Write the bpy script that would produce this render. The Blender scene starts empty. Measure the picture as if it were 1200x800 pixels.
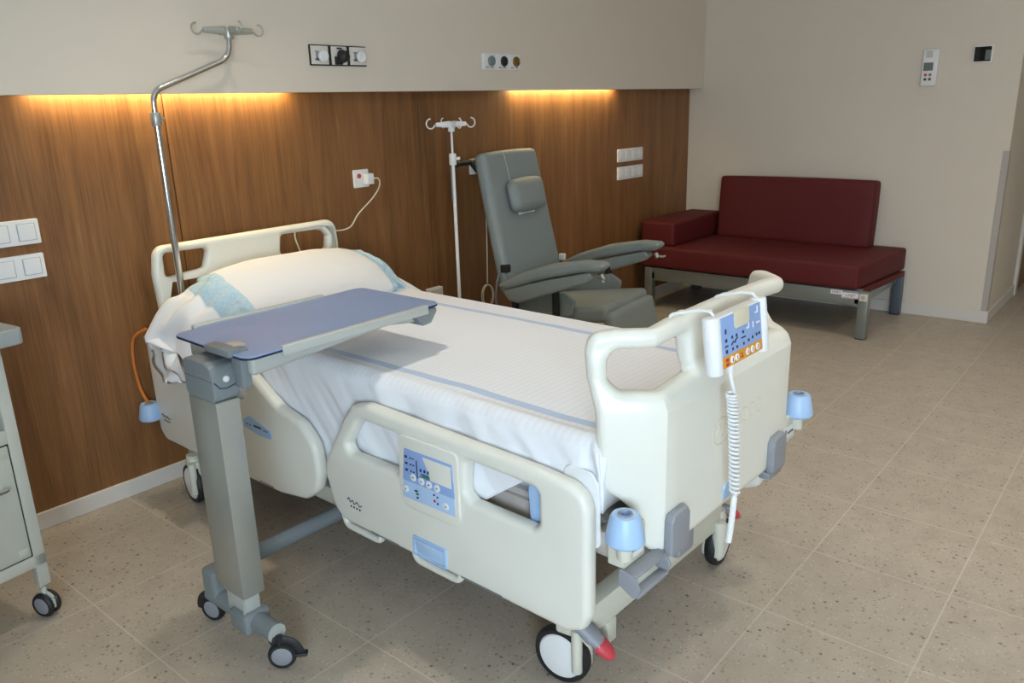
import bpy, bmesh, math, random
from mathutils import Vector, Matrix, noise
random.seed(7)
SC = bpy.context.scene
COL = SC.collection
PI = math.pi
# ------------------------------------------------------------------ camera
H = 1.42
cd = bpy.data.cameras.new('camera'); cam = bpy.data.objects.new('camera', cd); COL.objects.link(cam)
cd.sensor_width = 36.0; cd.lens = 28.06; cd.clip_start = 0.05; cd.clip_end = 60
_r = Vector((0.63944, -0.76829, -0.02902)); _u = Vector((0.23621, 0.16039, 0.95837)); _f = Vector((0.73166, 0.61968, -0.28404))
M = Matrix.Identity(4)
for i in range(3):
    M[i][0] = _r[i]; M[i][1] = _u[i]; M[i][2] = -_f[i]
M[2][3] = H
cam.matrix_world = M
SC.camera = cam
# ------------------------------------------------------------------ view, world, lights
SC.view_settings.view_transform = 'Standard'
SC.view_settings.look = 'None'
SC.view_settings.gamma = 1.0
SC.view_settings.use_curve_mapping = False
SC.view_settings.exposure = -0.28
w = bpy.data.worlds.new('world'); SC.world = w; w.use_nodes = True
bg = w.node_tree.nodes['Background']; bg.inputs[0].default_value = (0.62, 0.78, 1.0, 1); bg.inputs[1].default_value = 1.0


def area(name, loc, size, energy, color, target=None, size_y=None, shape=None, spread=None):
    l = bpy.data.lights.new(name, 'AREA'); o = bpy.data.objects.new(name, l); COL.objects.link(o)
    l.energy = energy; l.color = color; l.size = size
    if size_y:
        l.shape = 'RECTANGLE'; l.size_y = size_y
    if shape:
        l.shape = shape
    if spread is not None:
        l.spread = spread
    o.location = loc
    if target is not None:
        d = Vector(target) - Vector(loc)
        o.rotation_euler = d.to_track_quat('-Z', 'Y').to_euler()
    return o


WARM = (1.0, 0.92, 0.80)
CEIL = 2.6
# daylight through the window of the left wall
area('window_daylight', (-1.22, -0.85, 1.30), 1.6, 168, (0.68, 0.84, 1.0), (2.2, 0.75, 1.20), 0.9)
# large soft overhead fill, added to lift walls and floor; then the downlights
area('overhead_fill', (3.3, -0.4, CEIL - 0.02), 2.4, 23, (1.0, 0.93, 0.86), (3.3, -0.4, 0), 1.2)
SPR = math.radians(105)
area('downlight_bed', (1.47, 1.97, CEIL - 0.02), 0.09, 5.6, WARM, (1.47, 1.97, 0), shape='DISK', spread=SPR)
area('downlight_foot', (2.5, 0.32, CEIL - 0.02), 0.12, 5.0, WARM, (2.5, 0.32, 0), shape='DISK', spread=SPR)
area('downlight_sofa', (4.1, 1.6, CEIL - 0.02), 0.12, 3.5, WARM, (4.1, 1.6, 0), shape='DISK', spread=SPR)
area('downlight_entrance', (4.3, -0.6, CEIL - 0.02), 0.12, 6, WARM, (4.3, -0.6, 0), shape='DISK', spread=SPR)
# warm strips hidden in the slot above the wood panelling
area('strip_light_near', (1.59, 2.950, 1.515), 1.0, 6.0, (1.0, 0.80, 0.42), (1.59, 2.955, 0), 0.02)
area('strip_light_far', (4.085, 2.950, 1.515), 1.04, 6.0, (1.0, 0.80, 0.42), (4.085, 2.955, 0), 0.02)


# ------------------------------------------------------------------ materials
def lin(c):
    return c / 12.92 if c <= 0.04045 else ((c + 0.055) / 1.055) ** 2.4


def hx(s):
    s = s.lstrip('#')
    return tuple(lin(int(s[i:i + 2], 16) / 255) for i in (0, 2, 4)) + (1.0,)


MATS = {}


class NT:
    """tiny helper around a node tree"""
    def __init__(self, name):
        self.m = bpy.data.materials.new(name); self.m.use_nodes = True
        self.t = self.m.node_tree; self.b = self.t.nodes['Principled BSDF']
        MATS[name] = self.m

    def n(self, typ, **kw):
        nd = self.t.nodes.new(typ)
        for k, v in kw.items():
            if k == 'op':
                nd.operation = v
            elif k == 'ins':
                for i, x in v.items():
                    nd.inputs[i].default_value = x
            else:
                setattr(nd, k, v)
        return nd

    def l(self, a, b):
        self.t.links.new(a, b)

    def math(self, op, a, b=None, c=None, clamp=False):
        nd = self.t.nodes.new('ShaderNodeMath'); nd.operation = op; nd.use_clamp = clamp
        for i, x in enumerate((a, b, c)):
            if x is None:
                continue
            if isinstance(x, (int, float)):
                nd.inputs[i].default_value = x
            else:
                self.l(x, nd.inputs[i])
        return nd.outputs[0]

    def mix(self, fac, a, b):
        nd = self.t.nodes.new('ShaderNodeMix'); nd.data_type = 'RGBA'
        for i, x in ((0, fac), (6, a), (7, b)):
            if isinstance(x, (int, float, tuple)):
                nd.inputs[i].default_value = x
            else:
                self.l(x, nd.inputs[i])
        return nd.outputs[2]

    def coords(self, scale=(1, 1, 1), out='Object'):
        tc = self.t.nodes.new('ShaderNodeTexCoord'); mp = self.t.nodes.new('ShaderNodeMapping')
        mp.inputs['Scale'].default_value = scale
        self.l(tc.outputs[out], mp.inputs[0])
        return mp.outputs[0]

    def noise(self, vec, scale, detail=3, rough=0.55, dist=0.0):
        nd = self.t.nodes.new('ShaderNodeTexNoise')
        nd.inputs['Scale'].default_value = scale; nd.inputs['Detail'].default_value = detail
        nd.inputs['Roughness'].default_value = rough; nd.inputs['Distortion'].default_value = dist
        self.l(vec, nd.inputs['Vector'])
        return nd.outputs[0]

    def ramp(self, fac, stops):
        nd = self.t.nodes.new('ShaderNodeValToRGB')
        el = nd.color_ramp.elements
        while len(el) < len(stops):
            el.new(0.5)
        for e, (p, c) in zip(el, stops):
            e.position = p; e.color = c
        self.l(fac, nd.inputs[0])
        return nd.outputs[0]

    def bump(self, height, strength=0.2, dist=0.01):
        nd = self.t.nodes.new('ShaderNodeBump'); nd.inputs['Strength'].default_value = strength
        nd.inputs['Distance'].default_value = dist
        self.l(height, nd.inputs['Height']); self.l(nd.outputs[0], self.b.inputs['Normal'])


def simple(name, col, rough=0.5, metal=0.0, var=0.06, nscale=12, bump=0.0, bscale=200, emit=None):
    t = NT(name); c = hx(col)
    v = t.coords()
    nz = t.noise(v, nscale, 3)
    lo = tuple(x * (1 - var) for x in c[:3]) + (1,); hi = tuple(min(1, x * (1 + var)) for x in c[:3]) + (1,)
    t.l(t.mix(nz, lo, hi), t.b.inputs['Base Color'])
    t.b.inputs['Roughness'].default_value = rough; t.b.inputs['Metallic'].default_value = metal
    if bump:
        t.bump(t.noise(v, bscale, 2), bump, 0.002)
    if emit:
        t.b.inputs['Emission Color'].default_value = hx(emit[0]); t.b.inputs['Emission Strength'].default_value = emit[1]
    return t.m


m_wall = simple('beige_wall_vinyl', '#dbd1c1', 0.75, var=0.02, nscale=6, bump=0.12, bscale=120)
m_ceil = simple('white_ceiling_paint', '#e6e2d8', 0.85, var=0.02)
m_skirt = simple('skirting', '#d9d3cb', 0.5, var=0.02)
m_plastic = simple('cream_bed_plastic', '#e4e3d8', 0.32, var=0.02)
m_cream_metal = simple('cream_painted_steel', '#d2d1c2', 0.4, var=0.03)
m_blue = simple('light_blue_plastic', '#a6c5ea', 0.4, var=0.03)
m_greyp = simple('grey_plastic', '#8c8f95', 0.45, var=0.04)
m_greyd = simple('blue_grey_plastic', '#7a8285', 0.45, var=0.04)
m_alu = simple('brushed_aluminium', '#acaea7', 0.36, 0.55, var=0.05, nscale=60)
m_alul = simple('light_grey_lacquer', '#b9bdb8', 0.4, 0.15, var=0.03)
m_chrome = simple('chrome', '#d5d8da', 0.12, 1.0, var=0.02)
m_black = simple('black_rubber', '#1d1f22', 0.55, var=0.1)
m_dark = simple('dark_recess', '#22211f', 0.8, var=0.1)
m_white = simple('white_plastic', '#e9eaea', 0.35, var=0.02)
m_red = simple('red_plastic', '#c4444c', 0.4, var=0.12, nscale=40)
m_maroon = simple('maroon_vinyl', '#580b0d', 0.68, var=0.08, nscale=30, bump=0.15, bscale=350)
m_chair = simple('grey_green_vinyl', '#858e8c', 0.5, var=0.05, nscale=20, bump=0.15, bscale=350)
m_chairl = simple('grey_piping', '#a7aeac', 0.5, var=0.03)
m_sofaleg = simple('satin_grey_steel', '#8c918d', 0.35, 0.55, var=0.05)
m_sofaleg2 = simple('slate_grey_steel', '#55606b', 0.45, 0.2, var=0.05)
m_tabletop = simple('blue_grey_laminate', '#889dc4', 0.35, var=0.03)
m_navy = simple('navy_edge_band', '#1b2140', 0.5, var=0.03)
m_cab = simple('grey_white_lacquer', '#bcbdb2', 0.45, var=0.02)
m_cabtop = simple('pale_grey_laminate', '#9aa09f', 0.45, var=0.03)
m_cord = simple('cream_cord', '#ded8c4', 0.5, var=0.03)
m_orange_c = simple('orange_cable_sheath', '#c5702a', 0.5, var=0.03)
m_face = simple('keypad_blue', '#8fabdc', 0.45, var=0.02)
m_face2 = simple('keypad_pale_blue', '#b2cdec', 0.45, var=0.02)
m_orange = simple('keypad_orange', '#d8962e', 0.45, var=0.03)
m_ink = simple('dark_ink', '#2c3547', 0.6, var=0.05)
m_inkr = simple('red_ink', '#b23340', 0.6, var=0.05)
m_inkg = simple('green_ink', '#2f7f5a', 0.6, var=0.05)
m_tan = simple('faded_tan_print', '#d6d0b9', 0.4, var=0.03)
m_yellow = simple('yellow_warning_film', '#e0c23a', 0.5, var=0.03)
m_lcd = simple('grey_display', '#6d7674', 0.25, var=0.03)
m_glassblk = simple('black_glass', '#08090c', 0.08, var=0.03)
m_brass = simple('brass_fitting', '#8a6a30', 0.4, 0.7, var=0.05)
m_guard = simple('grey_corner_vinyl', '#b3aaa3', 0.55, var=0.02)
m_mattress = simple('mattress_cover', '#c9d2de', 0.6, var=0.03)
m_green = simple('green_button', '#2f5a42', 0.4, var=0.03)
m_glass = NT('window_glass'); m_glass.b.inputs['Transmission Weight'].default_value = 1.0
m_glass.b.inputs['Roughness'].default_value = 0.0; m_glass.b.inputs['IOR'].default_value = 1.45; m_glass = m_glass.m


def wood_mat():
    t = NT('oak_veneer')
    v = t.coords((1, 1, 1))
    v1 = t.coords((14, 14, 1.1)); v2 = t.coords((190, 190, 5.0)); v3 = t.coords((4.2, 4.2, 0.5))
    n1 = t.noise(v1, 1.0, 6, 0.6, 1.2); n2 = t.noise(v2, 1.0, 3, 0.6, 0.2); n3 = t.noise(v3, 1.0, 3, 0.5, 1.0)
    s = t.math('ADD', t.math('MULTIPLY', n1, 0.40), t.math('ADD', t.math('MULTIPLY', n2, 0.34), t.math('MULTIPLY', n3, 0.26)))
    c = t.ramp(s, [(0.36, hx('#66421f')), (0.47, hx('#7c5430')), (0.55, hx('#885d35')), (0.66, hx('#9a6f45'))])
    t.l(c, t.b.inputs['Base Color']); t.b.inputs['Roughness'].default_value = 0.48
    t.bump(n2, 0.06, 0.001)
    return t.m


m_wood = wood_mat()


def floor_mat():
    t = NT('terrazzo_tile')
    v = t.coords()
    sep = t.n('ShaderNodeSeparateXYZ'); t.l(v, sep.inputs[0])

    def line(c, off, size, wdt):
        a = t.math('FRACT', t.math('DIVIDE', t.math('SUBTRACT', c, off), size))
        d = t.math('MINIMUM', a, t.math('SUBTRACT', 1.0, a))
        mr = t.n('ShaderNodeMapRange'); mr.interpolation_type = 'SMOOTHSTEP'
        mr.inputs['From Min'].default_value = wdt * 0.45 / size; mr.inputs['From Max'].default_value = wdt * 0.9 / size
        mr.inputs['To Min'].default_value = 1; mr.inputs['To Max'].default_value = 0
        t.l(d, mr.inputs[0])
        return mr.outputs[0]
    gx = line(sep.outputs[0], 1.571, 0.3985, 0.0036); gy = line(sep.outputs[1], 0.345, 0.402, 0.0036)
    grout = t.math('MAXIMUM', gx, gy)
    # per-tile tone
    cx = t.math('FLOOR', t.math('DIVIDE', t.math('SUBTRACT', sep.outputs[0], 1.571), 0.3985))
    cy = t.math('FLOOR', t.math('DIVIDE', t.math('SUBTRACT', sep.outputs[1], 0.345), 0.402))
    cb = t.n('ShaderNodeCombineXYZ'); t.l(cx, cb.inputs[0]); t.l(cy, cb.inputs[1])
    wn = t.n('ShaderNodeTexWhiteNoise'); t.l(cb.outputs[0], wn.inputs[0])
    base = t.ramp(t.noise(v, 9, 5, 0.65), [(0.3, hx('#ab9f8f')), (0.7, hx('#bdb2a2'))])
    tone = t.mix(t.math('MULTIPLY', wn.outputs[0], 0.35), base, hx('#b3a797'))
    fine = t.noise(v, 160, 2, 0.7)
    tone = t.mix(t.math('MULTIPLY', t.math('SUBTRACT', fine, 0.35, clamp=True), 0.5), tone, hx('#8d8171'))

    def specks(scale, thr, seedoff, frac):
        mp = t.n('ShaderNodeMapping'); mp.inputs['Location'].default_value = (seedoff, seedoff * 1.7, 0.0)
        t.l(v, mp.inputs[0])
        vo = t.n('ShaderNodeTexVoronoi'); vo.inputs['Scale'].default_value = scale; vo.inputs['Randomness'].default_value = 1.0
        t.l(mp.outputs[0], vo.inputs['Vector'])
        wob = t.math('ADD', vo.outputs['Distance'], t.math('MULTIPLY', t.math('SUBTRACT', t.noise(mp.outputs[0], scale * 2.2, 1), 0.5), 0.16))
        near = t.math('LESS_THAN', wob, thr)
        sr = t.n('ShaderNodeSeparateColor'); t.l(vo.outputs['Color'], sr.inputs[0])
        pick = t.math('LESS_THAN', sr.outputs[0], frac)
        return t.math('MULTIPLY', near, pick), sr.outputs[1]
    d1, r1 = specks(105, 0.27, 3.1, 0.34)
    d2, r2 = specks(42, 0.20, 7.7, 0.30)
    l1, r3 = specks(85, 0.25, 11.3, 0.24)
    b1, r4 = specks(60, 0.26, 17.9, 0.24)
    tone = t.mix(t.math('MULTIPLY', l1, 0.6), tone, hx('#cdc7bc'))
    tone = t.mix(t.math('MULTIPLY', b1, 0.6), tone, hx('#8a7258'))
    tone = t.mix(t.math('MULTIPLY', d1, t.math('MULTIPLY_ADD', r1, 0.5, 0.15)), tone, hx('#6b6058'))
    tone = t.mix(t.math('MULTIPLY', d2, t.math('MULTIPLY_ADD', r2, 0.5, 0.3)), tone, hx('#554c46'))
    col = t.mix(t.math('MULTIPLY', grout, 0.6), tone, hx('#cdc5b6'))
    t.l(col, t.b.inputs['Base Color'])
    t.b.inputs['Roughness'].default_value = 0.42
    t.b.inputs['Specular IOR Level'].default_value = 0.4
    t.bump(grout, 0.1, 0.001)
    return t.m


m_floor = floor_mat()


def sheet_mat():
    t = NT('striped_cotton_sheet')
    v = t.coords(); sep = t.n('ShaderNodeSeparateXYZ'); t.l(v, sep.inputs[0])
    x, y, z = sep.outputs
    wx = t.math('ADD', x, t.math('MULTIPLY', t.math('SUBTRACT', t.noise(v, 3.0, 1), 0.5), 0.02))
    ax = t.math('ABSOLUTE', t.math('ADD', wx, 0.035))
    d = t.math('ABSOLUTE', t.math('SUBTRACT', ax, 0.298))
    st = t.math('LESS_THAN', d, 0.0135)
    topm = t.math('GREATER_THAN', z, 0.70)
    st = t.math('MULTIPLY', st, topm)
    # thin ribs woven across the centre field
    rib = t.math('SINE', t.math('MULTIPLY', y, 2 * PI / 0.021))
    cen = t.math('MULTIPLY', t.math('LESS_THAN', ax, 0.39), topm)
    ribm = t.math('MULTIPLY', t.math('MULTIPLY_ADD', rib, 0.5, 0.5), cen)
    base = t.mix(t.math('MULTIPLY', ribm, 0.5), hx('#ebedf1'), hx('#dfe3ea'))
    base = t.mix(t.math('MULTIPLY', st, 0.85), base, hx('#aec3e2'))
    t.l(base, t.b.inputs['Base Color']); t.b.inputs['Roughness'].default_value = 0.8
    t.b.inputs['Sheen Weight'].default_value = 0.15
    t.bump(t.math('ADD', t.math('MULTIPLY', ribm, 0.5), t.math('MULTIPLY', t.noise(v, 400, 2), 0.2)), 0.25, 0.0015)
    return t.m


m_sheet = sheet_mat()


def pillow_mat():
    t = NT('printed_pillowcase')
    v = t.coords(); sep = t.n('ShaderNodeSeparateXYZ'); t.l(v, sep.inputs[0])
    x = t.math('ADD', sep.outputs[0], t.math('MULTIPLY', t.math('SUBTRACT', t.noise(v, 6.0, 2), 0.5), 0.03))
    dl = t.math('ABSOLUTE', t.math('ADD', x, 0.350)); dr = t.math('ABSOLUTE', t.math('SUBTRACT', x, 0.325))
    band = t.math('LESS_THAN', t.math('MINIMUM', dl, dr), 0.042)
    pm = t.coords((60, 110, 110))
    pr = t.math('GREATER_THAN', t.noise(pm, 1.0, 2, 0.6), 0.50)
    f = t.math('MULTIPLY', band, t.math('MULTIPLY_ADD', pr, 0.18, 0.50))
    c = t.mix(f, hx('#e9eaec'), hx('#86c3e0'))
    t.l(c, t.b.inputs['Base Color']); t.b.inputs['Roughness'].default_value = 0.8
    t.bump(t.noise(v, 300, 2), 0.15, 0.001)
    return t.m


m_pillow = pillow_mat()


# ------------------------------------------------------------------ mesh helpers
def setp(o, label=None, cat=None, group=None, kind=None):
    if label: o['label'] = label
    if cat: o['category'] = cat
    if group: o['group'] = group
    if kind: o['kind'] = kind
    return o


def finish(me, smooth=True, angle=35):
    if smooth:
        me.polygons.foreach_set('use_smooth', [True] * len(me.polygons))
        me.set_sharp_from_angle(angle=math.radians(angle))
    me.update()


def obj(name, bm, mat, parent=None, smooth=True, angle=35, mats=None):
    me = bpy.data.meshes.new(name)
    bmesh.ops.recalc_face_normals(bm, faces=bm.faces[:])
    bm.to_mesh(me); bm.free()
    for x in (mats or [mat]):
        me.materials.append(x)
    finish(me, smooth, angle)
    o = bpy.data.objects.new(name, me); COL.objects.link(o)
    if parent is not None:
        o.parent = parent
    return o


def thing(name, label, cat, loc=(0, 0, 0), rz=0.0, group=None):
    o = bpy.data.objects.new(name, None); COL.objects.link(o)
    o.empty_display_size = 0.1
    o.location = loc; o.rotation_euler = (0, 0, rz)
    return setp(o, label, cat, group)


def B():
    return bmesh.new()


def merge(bm, other, mtx=None, mi=0):
    if mtx is not None:
        bmesh.ops.transform(other, matrix=mtx, verts=other.verts[:])
    vm = {}
    for v in other.verts:
        vm[v] = bm.verts.new(v.co)
    for f in other.faces:
        try:
            nf = bm.faces.new([vm[v] for v in f.verts]); nf.material_index = mi if mi else f.material_index
        except ValueError:
            pass
    other.free()
    return bm


def box(bm, lo, hi, bev=0.0, seg=2, mtx=None, mi=0):
    b = bmesh.new()
    bmesh.ops.create_cube(b, size=1.0)
    lo = Vector(lo); hi = Vector(hi); s = hi - lo; c = (hi + lo) / 2
    for v in b.verts:
        v.co = Vector((v.co.x * s.x, v.co.y * s.y, v.co.z * s.z)) + c
    if bev > 0:
        bev = min(bev, min(s) * 0.49)
        bmesh.ops.bevel(b, geom=b.edges[:], offset=bev, segments=seg, profile=0.5, affect='EDGES')
    return merge(bm, b, mtx, mi)


def cushion(bm, lo, hi, bev=0.02, puff=0.01, cuts=10, mtx=None, wr=0.0, seed=0.0):
    """soft box: rounded edges, faces gently crowned"""
    b = bmesh.new(); bmesh.ops.create_cube(b, size=1.0)
    lo = Vector(lo); hi = Vector(hi); s = hi - lo; c = (hi + lo) / 2
    for v in b.verts:
        v.co = Vector((v.co.x * s.x, v.co.y * s.y, v.co.z * s.z))
    bmesh.ops.bevel(b, geom=b.edges[:], offset=bev, segments=3, profile=0.5, affect='EDGES')
    for ax in range(3):
        n = Vector((0, 0, 0)); n[ax] = 1
        for k in range(1, cuts):
            p = Vector((0, 0, 0)); p[ax] = -s[ax] / 2 + s[ax] * k / cuts
            if abs(p[ax]) > s[ax] / 2 - bev * 1.05:
                continue
            bmesh.ops.bisect_plane(b, geom=b.verts[:] + b.edges[:] + b.faces[:], plane_co=p, plane_no=n)
    for v in b.verts:
        q = [min(1, abs(v.co[i]) / (s[i] / 2)) for i in range(3)]
        for i in range(3):
            j, k = (i + 1) % 3, (i + 2) % 3
            if q[i] > 0.9:
                v.co[i] += math.copysign(puff * (1 - q[j] ** 2) * (1 - q[k] ** 2), v.co[i])
        if wr:
            v.co += v.co.normalized() * wr * noise.noise(v.co * 9 + Vector((seed, 0, 0)))
        v.co += c
    return merge(bm, b, mtx)


def cyl(bm, p0, p1, r0, r1=None, n=20, bev=0.0, mi=0):
    r1 = r0 if r1 is None else r1
    p0 = Vector(p0); p1 = Vector(p1); d = p1 - p0; L = d.length
    prof = [(0, 0), (r0, 0), (r1, L), (0, L)]
    if bev:
        prof = [(0, 0), (r0 - bev, 0), (r0 - bev * 0.3, bev * 0.3), (r0, bev), (r1, L - bev), (r1 - bev * 0.3, L - bev * 0.3), (r1 - bev, L), (0, L)]
    return lathe(bm, prof, p0, d, n, mi)


def lathe(bm, prof, origin, axis, n=24, mi=0):
    q = Vector(axis).to_track_quat('Z', 'Y'); origin = Vector(origin)
    rings = []
    for (r, z) in prof:
        if r <= 1e-7:
            rings.append([bm.verts.new(origin + q @ Vector((0, 0, z)))])
        else:
            rings.append([bm.verts.new(origin + q @ Vector((r * math.cos(2 * PI * k / n), r * math.sin(2 * PI * k / n), z))) for k in range(n)])
    for a, b in zip(rings, rings[1:]):
        if len(a) == 1 and len(b) == 1:
            continue
        for k in range(n):
            k2 = (k + 1) % n
            if len(a) == 1:
                f = bm.faces.new((a[0], b[k], b[k2]))
            elif len(b) == 1:
                f = bm.faces.new((a[k], a[k2], b[0]))
            else:
                f = bm.faces.new((a[k], a[k2], b[k2], b[k]))
            f.material_index = mi
    return bm


def smooth_path(pts, sub=8):
    """Catmull-Rom"""
    P = [Vector(p) for p in pts]
    if len(P) < 3:
        return P
    E = [P[0] * 2 - P[1]] + P + [P[-1] * 2 - P[-2]]
    out = []
    for i in range(1, len(E) - 2):
        a, b, c, d = E[i - 1:i + 3]
        for k in range(sub):
            t = k / sub
            out.append(0.5 * ((2 * b) + (c - a) * t + (2 * a - 5 * b + 4 * c - d) * t * t + (3 * b - a - 3 * c + d) * t ** 3))
    out.append(P[-1])
    return out


def fillet_path(pts, r, n=6, closed=False):
    P = [Vector(p) for p in pts]
    rr = r if isinstance(r, (list, tuple)) else [r] * len(P)
    out = []; N = len(P)
    for i in range(N):
        if not closed and i in (0, N - 1):
            out.append(P[i]); continue
        a, b, c = P[i - 1], P[i], P[(i + 1) % N]
        u = (a - b); v = (c - b); lu, lv = u.length, v.length
        if lu < 1e-9 or lv < 1e-9 or rr[i] <= 0:
            out.append(b); continue
        u /= lu; v /= lv
        ang = u.angle(v)
        if ang > PI - 0.02:
            out.append(b); continue
        d = min(rr[i] / math.tan(ang / 2), lu * 0.48, lv * 0.48)
        rad = d * math.tan(ang / 2)
        bis = (u + v).normalized(); cen = b + bis * (rad / math.sin(ang / 2))
        s = b + u * d - cen; e = b + v * d - cen
        tot = s.angle(e)
        for k in range(n + 1):
            t = k / n
            out.append(cen + (s * math.sin((1 - t) * tot) + e * math.sin(t * tot)) / max(1e-9, math.sin(tot)))
    return out


def tube(bm, pts, r, n=10, closed=False, caps=True, flat=None, mi=0):
    P = [Vector(p) for p in pts]; N = len(P)
    rad = r if isinstance(r, (list, tuple)) else [r] * N
    T = []
    for i in range(N):
        if closed:
            T.append((P[(i + 1) % N] - P[i - 1]).normalized())
        else:
            T.append((P[min(i + 1, N - 1)] - P[max(i - 1, 0)]).normalized())
    ref = Vector((0, 0, 1)) if abs(T[0].z) < 0.9 else Vector((1, 0, 0))
    nrm = (ref - T[0] * ref.dot(T[0])).normalized()
    rings = []
    for i in range(N):
        nrm = (nrm - T[i] * nrm.dot(T[i])).normalized(); bn = T[i].cross(nrm)
        fx, fy = flat or (1, 1)
        rings.append([bm.verts.new(P[i] + (nrm * math.cos(2 * PI * k / n) * fx + bn * math.sin(2 * PI * k / n) * fy) * rad[i]) for k in range(n)])
    for i in range(N if closed else N - 1):
        a, b = rings[i], rings[(i + 1) % N]
        for k in range(n):
            f = bm.faces.new((a[k], a[(k + 1) % n], b[(k + 1) % n], b[k])); f.material_index = mi
    if caps and not closed:
        bm.faces.new(rings[0][::-1]).material_index = mi; bm.faces.new(rings[-1]).material_index = mi
    return bm


def plate_mesh(outer, holes=(), thick=0.04, bevel=0.012, bres=3):
    """rounded plate in the XY plane (z is the thickness) from an outline with holes -> bmesh"""
    cu = bpy.data.curves.new('tmp', 'CURVE'); cu.dimensions = '2D'; cu.fill_mode = 'BOTH'
    cu.extrude = max(1e-4, thick / 2 - bevel); cu.bevel_depth = bevel; cu.bevel_resolution = bres; cu.offset = -bevel
    for pts in [outer] + list(holes):
        sp = cu.splines.new('POLY'); sp.points.add(len(pts) - 1)
        for p, q in zip(sp.points, pts):
            p.co = (q[0], q[1], 0, 1)
        sp.use_cyclic_u = True
    o = bpy.data.objects.new('tmp', cu); COL.objects.link(o)
    dg = bpy.context.evaluated_depsgraph_get(); dg.update()
    me = bpy.data.meshes.new_from_object(o.evaluated_get(dg), depsgraph=dg)
    bm = bmesh.new(); bm.from_mesh(me)
    bpy.data.objects.remove(o); bpy.data.curves.remove(cu); bpy.data.meshes.remove(me)
    bmesh.ops.remove_doubles(bm, verts=bm.verts[:], dist=1e-5)
    for f in bm.faces:
        f.material_index = 0
    return bm


def rp(pts, r, n=6):
    """rounded polygon in 2D"""
    return [(p.x, p.y) for p in fillet_path([(a, b, 0) for a, b in pts], r, n, closed=True)]


YZ = Matrix(((0, 0, 1, 0), (1, 0, 0, 0), (0, 1, 0, 0), (0, 0, 0, 1)))      # plate (a,b,t) -> (x=t, y=a, z=b)
XZ = Matrix(((1, 0, 0, 0), (0, 0, 1, 0), (0, 1, 0, 0), (0, 0, 0, 1)))      # plate (a,b,t) -> (x=a, y=t, z=b)


def plate(bm, outer, holes=(), thick=0.04, bevel=0.012, plane=XZ, off=(0, 0, 0), bres=3):
    p = plate_mesh(outer, holes, thick, bevel, bres)
    return merge(bm, p, Matrix.Translation(off) @ plane)


def rect(x0, y0, x1, y1):
    return [(x0, y0), (x1, y0), (x1, y1), (x0, y1)]


def text_bm(s, size, depth=0.0008):
    cu = bpy.data.curves.new('tmp', 'FONT'); cu.body = s; cu.size = size; cu.extrude = depth / 2
    cu.align_x = 'CENTER'; cu.align_y = 'CENTER'; cu.resolution_u = 2
    o = bpy.data.objects.new('tmp', cu); COL.objects.link(o)
    dg = bpy.context.evaluated_depsgraph_get(); dg.update()
    me = bpy.data.meshes.new_from_object(o.evaluated_get(dg), depsgraph=dg)
    bm = bmesh.new(); bm.from_mesh(me)
    bpy.data.objects.remove(o); bpy.data.curves.remove(cu); bpy.data.meshes.remove(me)
    for f in bm.faces:
        f.material_index = 0
    return bm


def copy_tree(o, parent=None):
    c = o.copy(); COL.objects.link(c)
    for k in [k for k in c.keys() if k in ('label', 'group')]:
        if parent is None:
            del c[k]
    if parent is not None:
        c.parent = parent
    for ch in list(o.children):
        copy_tree(ch, c)
    return c


# ================================================================== ROOM
X0, X1 = -1.25, 5.67          # left (window) wall, wall behind the sofa
Y0, Y1 = -2.4, 3.0            # wall behind the camera, panelled wall
XE = 7.7                      # far end of the entrance passage
YC = 0.855                    # corner of the sofa wall / passage
CE = CEIL


def struct(name, bm, mat, smooth=False, parent=None, mats=None):
    o = obj(name, bm, mat, parent, smooth, mats=mats)
    if parent is None:
        o['kind'] = 'structure'
    return o


b = box(B(), (X0 - 0.15, Y0 - 0.15, -0.1), (XE + 0.1, Y1 + 0.12, 0.0)); struct('floor', b, m_floor)
b = box(B(), (X0 - 0.15, Y0 - 0.15, CE), (XE + 0.1, Y1 + 0.12, CE + 0.1)); struct('ceiling', b, m_ceil)
# panelled wall: masonry behind, soffit box in front of its upper half (with the light slot)
b = box(B(), (X0 - 0.15, Y1, 0), (X1 + 0.12, Y1 + 0.12, CE)); struct('wall_head', b, m_wall)
b = B()
box(b, (X0, 2.87, 1.495), (X1, 2.932, CE))
box(b, (X0, 2.932, 1.53), (X1, Y1, CE))
struct('wall_head_upper', b, m_wall)
px = [-1.07 - 0.0, 0.24, 1.55, 2.86, 4.17, 5.48]
edges = [X0] + px + [X1]
k = 1
for a, c in zip(edges, edges[1:]):
    if c - a < 0.05:
        continue
    b = box(B(), (a + 0.0018, 2.981, 0.062), (c - 0.0018, 3.0, 1.53), 0.001, 1)
    struct('trim_%d' % k, b, m_wood); k += 1
b = box(B(), (X0, 2.972, 0.0), (X1, 3.0, 0.066), 0.003, 2); struct('baseboard_head', b, m_skirt)
# sofa wall and passage
b = box(B(), (X1, YC, 0), (X1 + 0.12, Y1, CE)); struct('wall_sofa', b, m_wall)
b = box(B(), (X1 + 0.12, YC, 0), (XE, YC + 0.12, CE)); struct('wall_passage', b, m_wall)
b = box(B(), (X1 - 0.012, YC - 0.012, 0.0), (X1, 2.972, 0.078), 0.003, 2); struct('baseboard_sofa', b, m_skirt)
b = box(B(), (X1 - 0.0, YC - 0.012, 0.0), (6.60, YC, 0.078), 0.003, 2); struct('baseboard_passage', b, m_skirt)
b = B(); box(b, (X1 - 0.004, YC - 0.004, 0.08), (X1, YC + 0.032, 1.07), 0.001, 1); box(b, (X1 - 0.004, YC - 0.004, 0.08), (X1 + 0.032, YC, 1.07), 0.001, 1)
struct('trim_corner', b, m_guard)
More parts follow.
